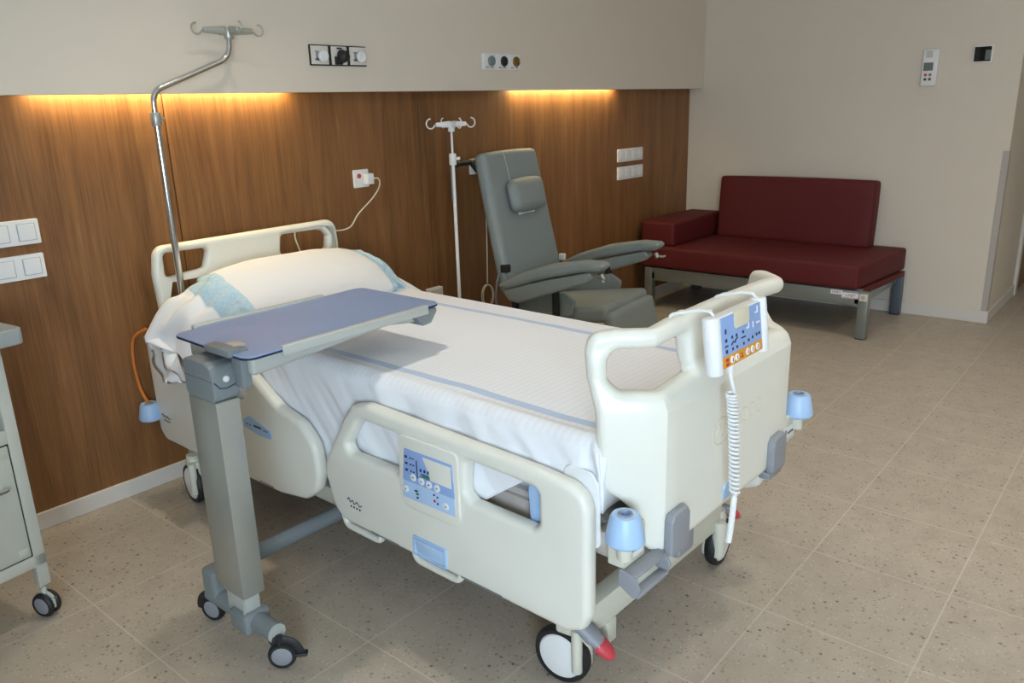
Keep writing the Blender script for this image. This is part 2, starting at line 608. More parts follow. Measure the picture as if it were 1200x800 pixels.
# passage end, the wall behind the camera, the window wall
b = box(B(), (XE, Y0, 0), (XE + 0.1, YC + 0.12, CE)); struct('wall_entrance', b, m_wall)
b = box(B(), (X0 - 0.12, Y0 - 0.12, 0), (XE, Y0, CE)); struct('wall_rear', b, m_wall)
WY0, WY1, WZ0, WZ1 = -1.75, 0.05, 0.72, 1.90
b = B()
box(b, (X0 - 0.12, Y0, 0), (X0, WY0, CE)); box(b, (X0 - 0.12, WY1, 0), (X0, Y1, CE))
box(b, (X0 - 0.12, WY0, 0), (X0, WY1, WZ0)); box(b, (X0 - 0.12, WY0, WZ1), (X0, WY1, CE))
struct('wall_window', b, m_wall)
b = B()
for y in (WY0, (WY0 + WY1) / 2 - 0.03, WY1 - 0.06):
    box(b, (X0 - 0.09, y, WZ0), (X0 - 0.03, y + 0.06, WZ1))
box(b, (X0 - 0.09, WY0, WZ0), (X0 - 0.03, WY1, WZ0 + 0.06)); box(b, (X0 - 0.09, WY0, WZ1 - 0.06), (X0 - 0.03, WY1, WZ1))
wf = struct('window_1', b, m_white)
obj('pane', box(B(), (X0 - 0.063, WY0 + 0.05, WZ0 + 0.05), (X0 - 0.057, WY1 - 0.05, WZ1 - 0.05)), m_glass, wf, False)
# door at the end of the visible passage wall
b = B()
box(b, (6.60, YC - 0.02, 0), (6.67, YC, 2.12)); box(b, (7.52, YC - 0.02, 0), (7.59, YC, 2.12)); box(b, (6.60, YC - 0.02, 2.05), (7.59, YC, 2.12))
d1 = struct('door_1', b, m_skirt)
obj('door_leaf', box(B(), (6.67, YC - 0.008, 0.008), (7.52, YC, 2.05), 0.002, 1), m_wood, d1, False)
hb = B(); cyl(hb, (7.44, YC - 0.05, 1.02), (7.44, YC - 0.008, 1.02), 0.009); cyl(hb, (7.45, YC - 0.05, 1.02), (7.33, YC - 0.05, 1.02), 0.009)
obj('door_handle', hb, m_chrome, d1)


# ================================================================== WALL FITTINGS (panelled wall, front of the veneer y=2.981)
WYF = 2.981


def rocker_plate(name, label, cat, x0, x1, zc, hgt, n, gw, group, dark=False):
    t = thing(name, label, cat, ((x0 + x1) / 2, WYF, zc), 0, group)
    W = x1 - x0
    plate_b = B(); plate(plate_b, rp(rect(-W / 2, -hgt / 2, W / 2, hgt / 2), 0.004, 3), (), 0.010, 0.002, XZ, (0, -0.005, 0))
    obj('faceplate', plate_b, m_white, t)
    pitch = W / n
    for i in range(n):
        cx = -W / 2 + pitch * (i + 0.5)
        rb = B(); plate(rb, rp(rect(cx - gw / 2, -gw / 2, cx + gw / 2, gw / 2), 0.002, 2), (), 0.006, 0.0012, XZ, (0, -0.0115, 0))
        r_ = obj('rocker', rb, m_white, t)
        gb = B()
        for (a0, b0, a1, b1) in ((-1, -1, 1, -.97), (-1, .97, 1, 1), (-1, -1, -.97, 1), (.97, -1, 1, 1)):
            s = gw / 2 + 0.0022
            box(gb, (cx + a0 * s, -0.0113, b0 * s), (cx + a1 * s, -0.0098, b1 * s))
        obj('shadow_gap', gb, m_greyd, r_, False)
    return t


g = 'white switch plates left of the bed'
rocker_plate('switch_plate', 'upper of two white double switch plates on wood panelling left of the bed', 'switch', 0.80, 1.046, 1.058, 0.083, 3, 0.052, g)
rocker_plate('switch_plate', 'lower of two white double switch plates on wood panelling left of the bed', 'switch', 0.797, 1.043, 0.942, 0.083, 3, 0.052, g)
g = 'white four module plates beside the sofa'
rocker_plate('outlet_plate', 'upper of two white four module plates on wood panelling between recliner and sofa', 'outlet', 4.667, 4.987, 1.070, 0.085, 4, 0.058, g)
rocker_plate('outlet_plate', 'lower of two white four module plates on wood panelling between recliner and sofa', 'outlet', 4.668, 4.990, 0.952, 0.086, 4, 0.058, g)


def call_plate(label, xc, zc, path, coil=None):
    t = thing('nurse_call_plate', label, 'nurse call plate', (xc, WYF, zc), 0, 'nurse call plates on the wood panelling')
    pb = B(); plate(pb, rp(rect(-0.044, -0.041, 0.044, 0.041), 0.004, 3), (), 0.010, 0.002, XZ, (0, -0.005, 0)); obj('faceplate', pb, m_white, t)
    bb = B(); cyl(bb, (-0.015, -0.010, 0.012), (-0.015, -0.0145, 0.012), 0.011, n=18); obj('call_button', bb, m_red, t)
    pl = B(); box(pl, (0.008, -0.045, -0.028), (0.048, -0.010, 0.022), 0.005); obj('plug', pl, m_white, t)
    cb = B(); tube(cb, [Vector(p) - Vector((xc, WYF, zc)) for p in smooth_path(path, 8)], 0.0033, 8)
    if coil:
        cx, cz, rad = coil
        pts = []
        for i in range(90):
            a = i / 90 * 2 * PI * 3 + PI / 2
            rr = rad * (1 + 0.10 * math.sin(i * 0.21))
            pts.append((cx - xc + rr * 0.72 * math.cos(a) + 0.004 * math.sin(i * .11), -0.012 - 0.0055 * (i / 30 % 3), cz - zc + rr * math.sin(a)))
        tube(cb, pts, 0.0033, 8)
    obj('cord', cb, m_cord, t)
    return t


call_plate('white nurse call plate with red button above the bed headboard', 2.457, 1.111,
           [(2.500, 2.938, 1.11), (2.525, 2.930, 1.105), (2.535, 2.940, 1.07), (2.50, 2.950, 1.02), (2.40, 2.945, 0.955), (2.33, 2.925, 0.905),
            (2.24, 2.915, 0.90), (2.12, 2.905, 0.925), (2.03, 2.90, 0.945), (2.01, 2.90, 0.91), (2.025, 2.90, 0.85), (2.06, 2.91, 0.76), (2.07, 2.92, 0.6)])
call_plate('white nurse call plate with red button behind the recliner, cord hanging to a coil', 3.250, 1.108,
           [(3.294, 2.938, 1.10), (3.315, 2.934, 1.09), (3.318, 2.95, 1.05), (3.315, 2.965, 0.9), (3.312, 2.968, 0.65), (3.305, 2.968, 0.455)], (3.298, 0.385, 0.062))

# low white outlet low on the wall seen just above the mattress
t = thing('wall_outlet', 'small white outlet box low on panelling seen just above the mattress', 'outlet', (2.882, WYF, 0.478))
pb = B(); plate(pb, rp(rect(-0.05, -0.032, 0.05, 0.032), 0.004, 3), (), 0.03, 0.003, XZ, (0, -0.015, 0)); obj('housing', pb, m_white, t)
pb = B(); plate(pb, rp(rect(-0.042, -0.024, 0.0, 0.024), 0.003, 3), (), 0.004, 0.001, XZ, (0, -0.0315, 0)); plate(pb, rp(rect(0.004, -0.024, 0.042, 0.024), 0.003, 3), (), 0.004, 0.001, XZ, (0, -0.0315, 0)); obj('cover', pb, m_skirt, t)

# medical gas outlets on the soffit (front y = 2.87)
SF = 2.87
t = thing('gas_outlet_panel', 'bare edged medical gas panel with dark middle outlet above the bed', 'gas outlet', (2.30, SF, 1.641), 0, 'medical gas panels above the panelling')
pb = B(); plate(pb, rp(rect(-0.151, -0.041, 0.148, 0.041), 0.003, 2), (), 0.008, 0.001, XZ, (0, -0.004, 0)); obj('recess_edge', pb, m_dark, t)
for i, (x0, x1) in enumerate(((-0.147, -0.060), (-0.043, 0.038), (0.055, 0.144))):
    pb = B(); plate(pb, rp(rect(x0, -0.036, x1, 0.037), 0.002, 2), (), 0.006, 0.0012, XZ, (0, -0.010, 0)); f_ = obj('module', pb, m_skirt, t)
    xc = (x0 + x1) / 2
    vb = B()
    if i == 1:
        lathe(vb, [(0, 0), (0.027, 0), (0.027, 0.012), (0.020, 0.03), (0.016, 0.034), (0, 0.034)], (xc + 0.008, -0.013, -0.003), (0.25, -1, 0), 22)
        box(vb, (xc - 0.028, -0.020, -0.036), (xc + 0.012, -0.013, -0.004), 0.002)
        box(vb, (xc - 0.012, -0.016, 0.026), (xc + 0.014, -0.013, 0.032))
        obj('socket', vb, m_black, f_)
    else:
        lathe(vb, [(0.019, 0), (0.024, 0.004), (0.024, 0.014), (0.019, 0.018), (0.008, 0.016), (0, 0.016)], (xc + 0.010, -0.013, -0.003), (0, -1, 0), 22)
        obj('socket', vb, m_white, f_)
        vb = B(); box(vb, (xc - 0.022, -0.0155, -0.020), (xc - 0.009, -0.013, 0.014), 0.001); box(vb, (xc - 0.028, -0.0155, -0.022), (xc + 0.0, -0.013, -0.012), 0.001)
        box(vb, (xc - 0.026, -0.0155, 0.012), (xc - 0.006, -0.013, 0.017), 0.001)
        obj('release_lever', vb, m_greyp, f_)
t = thing('gas_outlet_panel', 'white medical gas panel with three dark round outlets above the recliner', 'gas outlet', (3.369, SF, 1.637), 0, 'medical gas panels above the panelling')
pb = B(); plate(pb, rp(rect(-0.153, -0.040, 0.153, 0.040), 0.004, 3), (), 0.008, 0.0015, XZ, (0, -0.004, 0)); obj('faceplate', pb, m_white, t)
for i, mm in enumerate((m_greyd, m_black, m_brass)):
    xc = -0.100 + 0.100 * i
    pb = B(); plate(pb, rp(rect(xc - 0.046, -0.035, xc + 0.046, 0.035), 0.003, 2), (), 0.005, 0.001, XZ, (0, -0.0105, 0)); f_ = obj('module', pb, m_white, t)
    vb = B(); lathe(vb, [(0, 0), (0.025, 0), (0.026, 0.006), (0.022, 0.012), (0.016, 0.013), (0.013, 0.008), (0, 0.008)], (xc + 0.006, -0.013, 0.002), (0, -1, 0), 22)
    obj('socket', vb, mm, f_)
    vb = B(); box(vb, (xc - 0.036, -0.0145, -0.031), (xc - 0.014, -0.013, -0.026)); box(vb, (xc + 0.0, -0.0145, -0.031), (xc + 0.022, -0.013, -0.026)); obj('marking', vb, m_greyd, f_, False)

# sofa wall: intercom handset and thermostat (front x = 5.67)
t = thing('wall_remote', 'white wall unit with grey display and four coloured buttons above sofa end', 'wall remote', (X1, 1.343, 1.565))
YZm = Matrix(((0, 0, -1, 0), (-1, 0, 0, 0), (0, 1, 0, 0), (0, 0, 0, 1)))   # plate (a,b,t): a to the viewer's right (-y), front at -x
pb = B(); plate(pb, rp(rect(-0.044, -0.107, 0.044, 0.107), 0.006, 3), (), 0.024, 0.004, YZm, (-0.012, 0, 0)); obj('housing', pb, m_white, t)
pb = B(); plate(pb, rp(rect(-0.034, -0.018, 0.020, 0.030), 0.002, 2), (), 0.003, 0.0008, YZm, (-0.0245, 0, 0)); obj('display', pb, m_lcd, t)
for (a, z, mm) in ((-0.018, -0.042, m_red), (0.008, -0.042, m_greyd), (-0.018, -0.068, m_green), (0.008, -0.068, m_brass)):
    vb = B(); cyl(vb, (-0.024, -a, z), (-0.028, -a, z), 0.0085, n=16); obj('button', vb, mm, t)
pb = B()
for i in range(5):
    box(pb, (-0.0255, -0.012, 0.060 + i * 0.008), (-0.024, 0.026, 0.064 + i * 0.008))
obj('speaker_grille', pb, m_guard, t, False)
t = thing('thermostat', 'small black glass thermostat in white surround on wall right of the sofa', 'thermostat', (X1, 1.062, 1.628))
pb = B(); plate(pb, rp(rect(-0.052, -0.047, 0.052, 0.047), 0.004, 3), (), 0.012, 0.002, YZm, (-0.006, 0, 0)); obj('surround', pb, m_white, t)
pb = B(); plate(pb, rp(rect(-0.045, -0.041, 0.044, 0.042), 0.002, 2), (), 0.004, 0.001, YZm, (-0.0135, 0, 0)); obj('glass_screen', pb, m_glassblk, t)
pb = B(); box(pb, (-0.0162, -0.042, -0.034), (-0.0155, -0.014, 0.022))
obj('screen_symbols', pb, m_lcd, t, False)


# ================================================================== HOSPITAL BED
BO = Vector((1.73, 0.76, 0.0)); BRZ = math.radians(-1.5)
bed = thing('hospital_bed', 'cream electric hospital bed with headboard, footboard, side rails and castors', 'bed', BO, BRZ)


# ---- headboard
def headboard():
    out = fillet_path([(-0.405, 0.40, 0), (0.375, 0.40, 0), (0.402, 0.86, 0), (0.392, 0.968, 0), (-0.412, 0.962, 0), (-0.428, 0.86, 0)],
                      [0.05, 0.05, 0.1, 0.05, 0.045, 0.1], 8, True)
    out = [(p.x, p.y) for p in out]
    h1 = rp([(-0.385, 0.842), (-0.232, 0.855), (-0.206, 0.930), (-0.383, 0.933)], 0.016, 5)
    h2 = rp([(0.106, 0.852), (0.335, 0.842), (0.345, 0.900), (0.318, 0.932), (0.118, 0.934)], 0.016, 5)
    h3 = rp([(-0.375, 0.50), (-0.12, 0.50), (-0.12, 0.72), (-0.385, 0.72)], 0.03, 5)
    h4 = rp([(0.10, 0.50), (0.345, 0.50), (0.355, 0.72), (0.10, 0.72)], 0.03, 5)
    b = B(); plate(b, out, [h1, h2, h3, h4], 0.046, 0.019, XZ, (0, 2.10, 0), 4)
    return obj('headboard', b, m_plastic, bed, angle=40)


headboard()


# ---- footboard: a flat plate bent along a U in plan
def foot_path():
    n = 400; smax = 0.50; ds = smax / n
    xs, ys, ph = [0.0], [0.0], [0.0]
    for i in range(n):
        s = (i + 0.5) * ds
        a = math.radians(50) * min(1, max(0, (s - 0.300) / 0.022))
        xs.append(xs[-1] + ds * math.cos(a)); ys.append(ys[-1] + ds * math.sin(a)); ph.append(a)

    def f(s):
        k = min(n, max(0, int(abs(s) / ds + 0.5)))
        sg = 1 if s >= 0 else -1
        return sg * xs[k], ys[k], sg * ph[k]
    return f


FP = foot_path()
FY0 = 0.0


def foot_lean(z):
    # vertical skirt, then leaning back to the grab rail
    if z < 0.785:
        return 0.0
    if z < 0.86:
        return 0.028 * (z - 0.785) / 0.075
    return 0.028


def foot_map(s, z, tt):
    x, y, a = FP(s)
    # tt is distance outward (towards the foot end)
    nx, ny = math.sin(a), -math.cos(a)
    return Vector((x + nx * tt, FY0 + 0.022 + y + ny * tt + foot_lean(z), z))


def footboard():
    half = [(0.0, 0.446), (0.318, 0.446), (0.352, 0.470), (0.362, 0.520), (0.372, 0.556), (0.398, 0.580), (0.432, 0.605), (0.446, 0.66),
            (0.450, 0.80), (0.446, 0.86), (0.450, 0.915), (0.440, 0.955), (0.39, 0.962), (0.31, 0.962), (0.24, 0.968), (0.0, 0.972)]
    rr = [0, 0.02, 0.02, 0.02, 0.03, 0.03, 0.04, 0.06, 0.05, 0.06, 0.04, 0.03, 0.03, 0.05, 0.05, 0]
    full = [(s, z) for s, z in half] + [(-s, z) for s, z in half[-2:0:-1]]
    fr = rr + rr[-2:0:-1]
    out = [(p.x, p.y) for p in fillet_path([(s, z, 0) for s, z in full], fr, 6, True)]
    hole = [(0.168, 0.832), (0.188, 0.927), (0.30, 0.921), (0.388, 0.920), (0.404, 0.895), (0.404, 0.850), (0.388, 0.828), (0.30, 0.824)]
    hr = [0.012, 0.014, 0.03, 0.02, 0.02, 0.02, 0.02, 0.03]
    h1 = [(p.x, p.y) for p in fillet_path([(s, z, 0) for s, z in hole], hr, 5, True)]
    h2 = [(-s, z) for s, z in h1]
    pm = plate_mesh(out, [h1, h2], 0.05, 0.020, 8)
    for k in range(-24, 25):
        bmesh.ops.bisect_plane(pm, geom=pm.verts[:] + pm.edges[:] + pm.faces[:], plane_co=(k * 0.0194 if abs(k) < 24 else math.copysign(0.4555, k), 0, 0), plane_no=(1, 0, 0))
    for z in (0.785, 0.86, 0.895, 0.91, 0.925):
        bmesh.ops.bisect_plane(pm, geom=pm.verts[:] + pm.edges[:] + pm.faces[:], plane_co=(0, z, 0), plane_no=(0, 1, 0))
    for v in pm.verts:
        s, z, tt = v.co
        # the grab rail is thicker and rounder than the panel
        tt *= 1.0 - 0.16 * min(1, max(0, (z - 0.895) / 0.03))
        v.co = foot_map(s, z, tt)
    return obj('footboard', pm, m_plastic, bed, angle=17)


fb = footboard()


def on_foot(s, z, tt=0.026):
    return foot_map(s, z, tt)


# grey corner pads, blue label and the faint moulded logo on the footboard
for sx, lbl in ((-1, 'grey pad at near corner of the footboard'), (1, 'grey pad at far corner of the footboard')):
    xc = -0.287 if sx < 0 else 0.238
    b = B(); plate(b, rp([(xc - 0.040, 0.448), (xc + 0.040, 0.448), (xc + 0.040, 0.535), (xc + 0.026, 0.553), (xc - 0.028, 0.550), (xc - 0.040, 0.535)], 0.010, 4), (), 0.022, 0.006, XZ, (0, -0.013, 0))
    o = obj('corner_pad', b, m_greyp, fb); o['label'] = lbl
b = B(); plate(b, rp([(-0.052, 0.472), (-0.002, 0.472), (-0.002, 0.512), (-0.040, 0.512), (-0.052, 0.500)], 0.004, 3), (), 0.006, 0.0015, XZ, (0, -0.0035, 0))
o = obj('release_tab', b, m_blue, fb); o['label'] = 'light blue tab at bottom edge of footboard'
b = B()
tube(b, [(-0.075 + 0.040 * math.cos(2 * PI * k / 28), -0.0012, 0.665 + 0.034 * math.sin(2 * PI * k / 28)) for k in range(28)], 0.0030, 6, closed=True)
tube(b, smooth_path([(-0.10, -0.0012, 0.655), (-0.085, -0.0012, 0.685), (-0.070, -0.0012, 0.650), (-0.055, -0.0012, 0.680)], 5), 0.0028, 6)
for i, c in enumerate((0.005, 0.045, 0.085, 0.125)):
    tube(b, smooth_path([(c - 0.014, -0.0012, 0.650), (c - 0.012, -0.0012, 0.685), (c + 0.012, -0.0012, 0.682), (c + 0.010, -0.0012, 0.652), (c - 0.006, -0.0012, 0.656)], 4), 0.0026, 6)
o = obj('moulded_logo', b, m_tan, fb); o['label'] = 'faded tan logo moulded on the footboard'


# ---- side rails
RX = 0.450


def rail_outer():
    out = [(0.10, 0.315), (0.10, 0.575), (0.112, 0.612), (0.150, 0.632), (0.25, 0.640), (0.845, 0.655), (0.905, 0.640), (0.945, 0.598), (1.058, 0.430), (1.062, 0.385),
           (1.030, 0.285), (0.990, 0.256), (0.16, 0.254), (0.118, 0.275)]
    r = [0.03, 0.03, 0.04, 0.05, 0.1, 0.05, 0.05, 0.06, 0.05, 0.05, 0.05, 0.04, 0.05, 0.03]
    return [(p.x, p.y) for p in fillet_path([(y, z, 0) for y, z in out], r, 7, True)]


def foot_rail(side):
    s = side
    h1 = rp([(0.712, 0.600), (0.865, 0.603), (0.885, 0.590), (0.945, 0.510), (0.932, 0.487), (0.722, 0.487)], 0.018, 5)
    h2 = rp([(0.240, 0.592), (0.466, 0.597), (0.474, 0.510), (0.452, 0.490), (0.256, 0.488), (0.240, 0.504)], 0.018, 5)
    b = B(); plate(b, rail_outer(), [h1, h2], 0.044, 0.018, YZ, (s * RX, 0, 0), 4)
    o = obj('side_rail', b, m_plastic, bed, angle=40)
    return o


def head_rail(side):
    s = side
    out = [(2.150, 0.250), (2.156, 0.630), (2.11, 0.672), (1.60, 0.668), (1.50, 0.655), (1.43, 0.625), (1.285, 0.545), (1.172, 0.520), (1.104, 0.462), (1.094, 0.366), (1.118, 0.305),
           (1.185, 0.258), (1.33, 0.235), (2.11, 0.215)]
    r = [0.05, 0.05, 0.05, 0.1, 0.1, 0.1, 0.2, 0.08, 0.08, 0.06, 0.06, 0.08, 0.1, 0.05]
    ol = [(p.x, p.y) for p in fillet_path([(y, z, 0) for y, z in out], r, 7, True)]
    h1 = rp([(1.455, 0.570), (1.505, 0.508), (1.60, 0.500), (1.68, 0.505), (1.68, 0.622), (1.53, 0.622)], 0.022, 5)
    h2 = rp([(1.93, 0.500), (2.06, 0.500), (2.09, 0.52), (2.09, 0.60), (2.05, 0.622), (1.93, 0.622)], 0.022, 5)
    b = B(); plate(b, ol, [h1, h2], 0.044, 0.018, YZ, (s * RX, 0, 0), 4)
    return obj('side_rail', b, m_plastic, bed, angle=40)


rails = {}
for s in (-1, 1):
    fr_ = foot_rail(s); hr_ = head_rail(s); rails[s] = (fr_, hr_)
    ox = s * (RX + 0.0222)
    # nameplate on the head rail
    b = B(); plate(b, rp([(1.325, 0.425), (1.335, 0.452), (1.455, 0.478), (1.495, 0.455), (1.492, 0.430), (1.40, 0.420)], 0.012, 4), (), 0.006, 0.0015, YZ, (ox, 0, 0))
    np_ = obj('brake_label', b, m_blue, hr_)
    b = B(); box(b, (ox - 0.0036, 1.385, 0.446), (ox + 0.0036, 1.43, 0.452))
    for yy in (1.352, 1.366, 1.45, 1.468):
        box(b, (ox - 0.0036, yy, 0.443), (ox + 0.0036, yy + 0.006, 0.449))
    obj('symbols', b, m_ink, np_, False)
    # small script logo, once on each rail
    for par, yc, zc in ((fr_, 0.925, 0.332), (hr_, 2.072, 0.318)):
        b = B(); o2 = s * (RX + 0.0225)
        lg = smooth_path([(o2, yc + 0.034, zc + 0.004), (o2, yc + 0.026, zc + 0.012), (o2, yc + 0.020, zc), (o2, yc + 0.010, zc + 0.008), (o2, yc + 0.002, zc - 0.002), (o2, yc - 0.010, zc + 0.008), (o2, yc - 0.020, zc - 0.002), (o2, yc - 0.032, zc + 0.003)], 5)
        tube(b, lg, 0.0016, 5)
        for q in range(4):
            box(b, (o2 - 0.0006, yc - 0.024 + q * 0.013, zc - 0.016), (o2 + 0.0006, yc - 0.018 + q * 0.013, zc - 0.010))
        obj('script_logo', b, m_ink, par)
    # slots along lower edges and the white linkage loops under the rails
    for par, spans in ((fr_, ((0.74, 0.86), (0.36, 0.50))), (hr_, ((1.36, 1.44), (1.52, 1.58)))):
        for (a, c) in spans:
            b = B(); box(b, (s * (RX + 0.010), a, 0.2635 if par is fr_ else 0.2465), (s * (RX + 0.0228), c, 0.2675 if par is fr_ else 0.2505), 0.001)
            obj('slot', b, m_greyd, par, False)
    for (a, c) in ((0.84, 1.03), (0.52, 0.72)):
        b = B(); tube(b, fillet_path([(s * 0.442, a, 0.29), (s * 0.442, a + 0.012, 0.224), (s * 0.442, c - 0.02, 0.224), (s * 0.442, c, 0.29)], 0.025, 6), 0.011, 10, flat=(1, 1))
        obj('rail_linkage', b, m_plastic, bed)
    b = B(); tube(b, fillet_path([(s * 0.43, 1.88, 0.24), (s * 0.43, 1.92, 0.205), (s * 0.43, 2.12, 0.205), (s * 0.43, 2.15, 0.26)], 0.03, 6), 0.013, 10)
    obj('rail_linkage', b, m_cream_metal, bed)
# raised central block of the foot rail with the keypad, and the blue release handle
for s in (-1, 1):
    fr_ = rails[s][0]; ox = s * (RX + 0.022)
    b = B(); plate(b, rp([(0.486, 0.43), (0.486, 0.612), (0.704, 0.612), (0.712, 0.43), (0.690, 0.405), (0.505, 0.405)], 0.02, 5), (), 0.008, 0.0035, YZ, (ox + s * 0.0022, 0, 0))
    kp = obj('keypad_housing', b, m_plastic, fr_)
    o3 = ox + s * 0.0062
    b = B(); plate(b, rp([(0.500, 0.438), (0.698, 0.434), (0.680, 0.577), (0.504, 0.578)], 0.004, 3), (), 0.0024, 0.0006, YZ, (o3, 0, 0)); obj('keypad_lower_film', b, m_face2, kp)
    b = B(); plate(b, rp([(0.500, 0.487), (0.693, 0.485), (0.680, 0.5772), (0.504, 0.578)], 0.004, 3), (), 0.0026, 0.0006, YZ, (o3 + s * 0.0004, 0, 0)); obj('keypad_upper_film', b, m_face, kp)
    b = B(); plate(b, rp([(0.508, 0.512), (0.584, 0.512), (0.592, 0.535), (0.612, 0.570), (0.508, 0.571)], 0.003, 3), (), 0.0030, 0.0006, YZ, (o3 + s * 0.0007, 0, 0)); obj('keypad_blank_panel', b, m_plastic, kp)
    o4 = o3 + s * 0.0020
    for (yy, zz) in ((0.648, 0.503), (0.617, 0.501), (0.589, 0.500), (0.560, 0.499)):
        vb = B(); cyl(vb, (o4, yy, zz), (o4 + s * 0.003, yy, zz), 0.0105, n=18, bev=0.001); bt = obj('key', vb, m_white, kp)
    for (yy, zz) in ((0.680, 0.462), (0.530, 0.458)):
        vb = B(); cyl(vb, (o4, yy, zz), (o4 + s * 0.003, yy, zz), 0.0095, n=18, bev=0.001); bt = obj('key', vb, m_white, kp)
    ib = B()
    rnd = random.Random(3)
    for (yy, zz, w_, h_) in ((.672, .556, .010, .007), (.672, .538, .010, .007), (.672, .519, .010, .007), (.655, .556, .005, .004), (.655, .538, .005, .004), (.655, .519, .005, .004),
                             (.645, .556, .006, .003), (.645, .538, .006, .003), (.645, .519, .006, .003), (.632, .530, .0014, .05),
                             (.617, .532, .006, .010), (.603, .533, .006, .010), (.590, .533, .006, .010), (.603, .522, .036, .0018),
                             (.640, .467, .016, .004), (.636, .459, .012, .003), (.636, .449, .007, .005), (.648, .503, .012, .003), (.617, .501, .011, .003), (.589, .500, .007, .006), (.560, .499, .010, .003),
                             (.680, .462, .004, .010), (.530, .458, .006, .005), (.572, .477, .006, .005), (.560, .474, .005, .005), (.560, .456, .005, .006)):
        w_ *= 0.72; h_ *= 0.72 if h_ < .03 else 1
        box(ib, (o4 - 0.0004, yy - w_ / 2, zz - h_ / 2), (o4 + s * 0.0033, yy + w_ / 2, zz + h_ / 2))
    for q, yy in enumerate((.622, .614, .606, .598, .590)):
        box(ib, (o4 - 0.0004, yy - .003, .512), (o4 + s * 0.0012, yy + .003, .514 + q * .0022), mi=1)
    box(ib, (o4 - 0.0004, .569, .456), (o4 + s * 0.0012, .576, .463), mi=2)
    obj('key_symbols', ib, m_ink, kp, False, mats=[m_ink, m_inkg, m_inkr])
    # release handle: frame and tilted paddle
    b = B(); plate(b, rp(rect(0.548, 0.266, 0.674, 0.325), 0.006, 4), [rp(rect(0.556, 0.273, 0.666, 0.318), 0.004, 3)], 0.012, 0.002, YZ, (ox, 0, 0)); rh = obj('release_handle', b, m_blue, fr_)
    b = B(); box(b, (-0.003, -0.054, -0.018), (0.003, 0.054, 0.024), 0.002, mtx=Matrix.Translation((ox + s * 0.001, 0.611, 0.293)) @ Matrix.Rotation(s * 0.15, 4, 'Y'))
    obj('paddle', b, m_face2, rh)

# ---- corner bumpers
def bumper(x, y, z, post=True):
    b = B(); lathe(b, [(0, 0.002), (0.037, 0.0), (0.0425, 0.006), (0.042, 0.014), (0.033, 0.058), (0.028, 0.066), (0.014, 0.066), (0.012, 0.052), (0, 0.052)], (x, y, z - 0.035), (0, 0, 1), 28)
    o = obj('corner_bumper', b, m_blue, bed)
    b = B(); lathe(b, [(0.016, 0.0), (0.0165, 0.002), (0.0125, 0.0035), (0.0118, 0.001)], (x, y, z + 0.0305), (0, 0, 1), 24); obj('bumper_ring', b, m_greyp, o)
    if post:
        b = B(); cyl(b, (x, y, z - 0.075), (x, y, z - 0.034), 0.0165, n=20, bev=0.003); obj('bumper_post', b, m_cream_metal, o)
    return o


bumper(-0.455, 0.015, 0.57); bumper(0.440, 0.015, 0.57)
bumper(-0.495, 2.155, 0.335, False); bumper(0.495, 2.155, 0.335, False)

# ---- under-structure
b = B()
for s in (-1, 1):
    box(b, (s * 0.372 - 0.018, 0.09, 0.435), (s * 0.372 + 0.018, 2.06, 0.500), 0.004)
box(b, (-0.42, 0.075, 0.455), (0.42, 0.115, 0.515), 0.004); box(b, (-0.42, 2.03, 0.40), (0.42, 2.065, 0.515), 0.004)
box(b, (-0.38, 0.115, 0.500), (0.38, 2.03, 0.518), 0.002)
obj('platform_frame', b, m_guard, bed)
b = B()
for s in (-1, 1):
    box(b, (s * 0.30 - 0.02, 0.24, 0.155), (s * 0.30 + 0.02, 1.98, 0.215), 0.004)
    for y0, y1_ in ((0.56, 0.70), (1.48, 1.62)):
        box(b, (s * 0.18 - 0.05, y0, 0.19), (s * 0.18 + 0.05, y1_, 0.46), 0.006)
for y in (0.22, 1.98):
    box(b, (-0.36 - (0.08 if y > 1 else 0), y - 0.026, 0.145), (0.36, y + 0.026, 0.225), 0.004)
    for s in (-1, 1):
        if s < 0:
            box(b, (s * 0.245 - 0.02, y - 0.032, 0.085), (s * 0.245 + 0.02, y + 0.002, 0.15), 0.002)
        box(b, (s * 0.10 - 0.06, y - 0.0285, 0.165), (s * 0.10 + 0.06, y - 0.02, 0.222), 0.002)
obj('base_frame', b, m_cream_metal, bed)
# frame end boxes; grey channel guard below the near corner of the footboard
for s in (-1, 1):
    b = B(); box(b, (s * 0.405 - 0.042, 0.022, 0.462), (s * 0.405 + 0.042, 0.065, 0.545), 0.004); o = obj('end_box', b, m_cream_metal, bed)
    st = B(); box(st, (s * 0.405 - 0.036, 0.0205, 0.476), (s * 0.405 + 0.030, 0.0225, 0.514)); o2 = obj('symbol_sticker', st, m_white, o, False)
    st = B()
    for q, hh in ((-.030, .016), (-.014, .007), (-.004, .007), (.006, .008), (.016, .007)):
        box(st, (s * 0.405 + q, 0.0198, 0.490), (s * 0.405 + q + 0.006, 0.0212, 0.490 + hh))
    obj('sticker_print', st, m_ink, o2, False)
b = B(); xq = -0.392
pr = [(0.030, 0.470), (-0.012, 0.458), (-0.024, 0.436), (-0.018, 0.414), (-0.004, 0.410), (0.030, 0.430)]
for xx in (xq - 0.062, xq + 0.062):
    plate(b, rp(pr, 0.008, 3), (), 0.007, 0.002, YZ, (xx, 0, 0))
box(b, (xq - 0.062, -0.020, 0.409), (xq + 0.062, 0.004, 0.421), 0.003)
box(b, (xq - 0.062, -0.014, 0.454), (xq + 0.062, 0.020, 0.463), 0.003)
o = obj('pedal_guard', b, m_greyp, bed); o['label'] = 'grey open channel guard under the footboard'
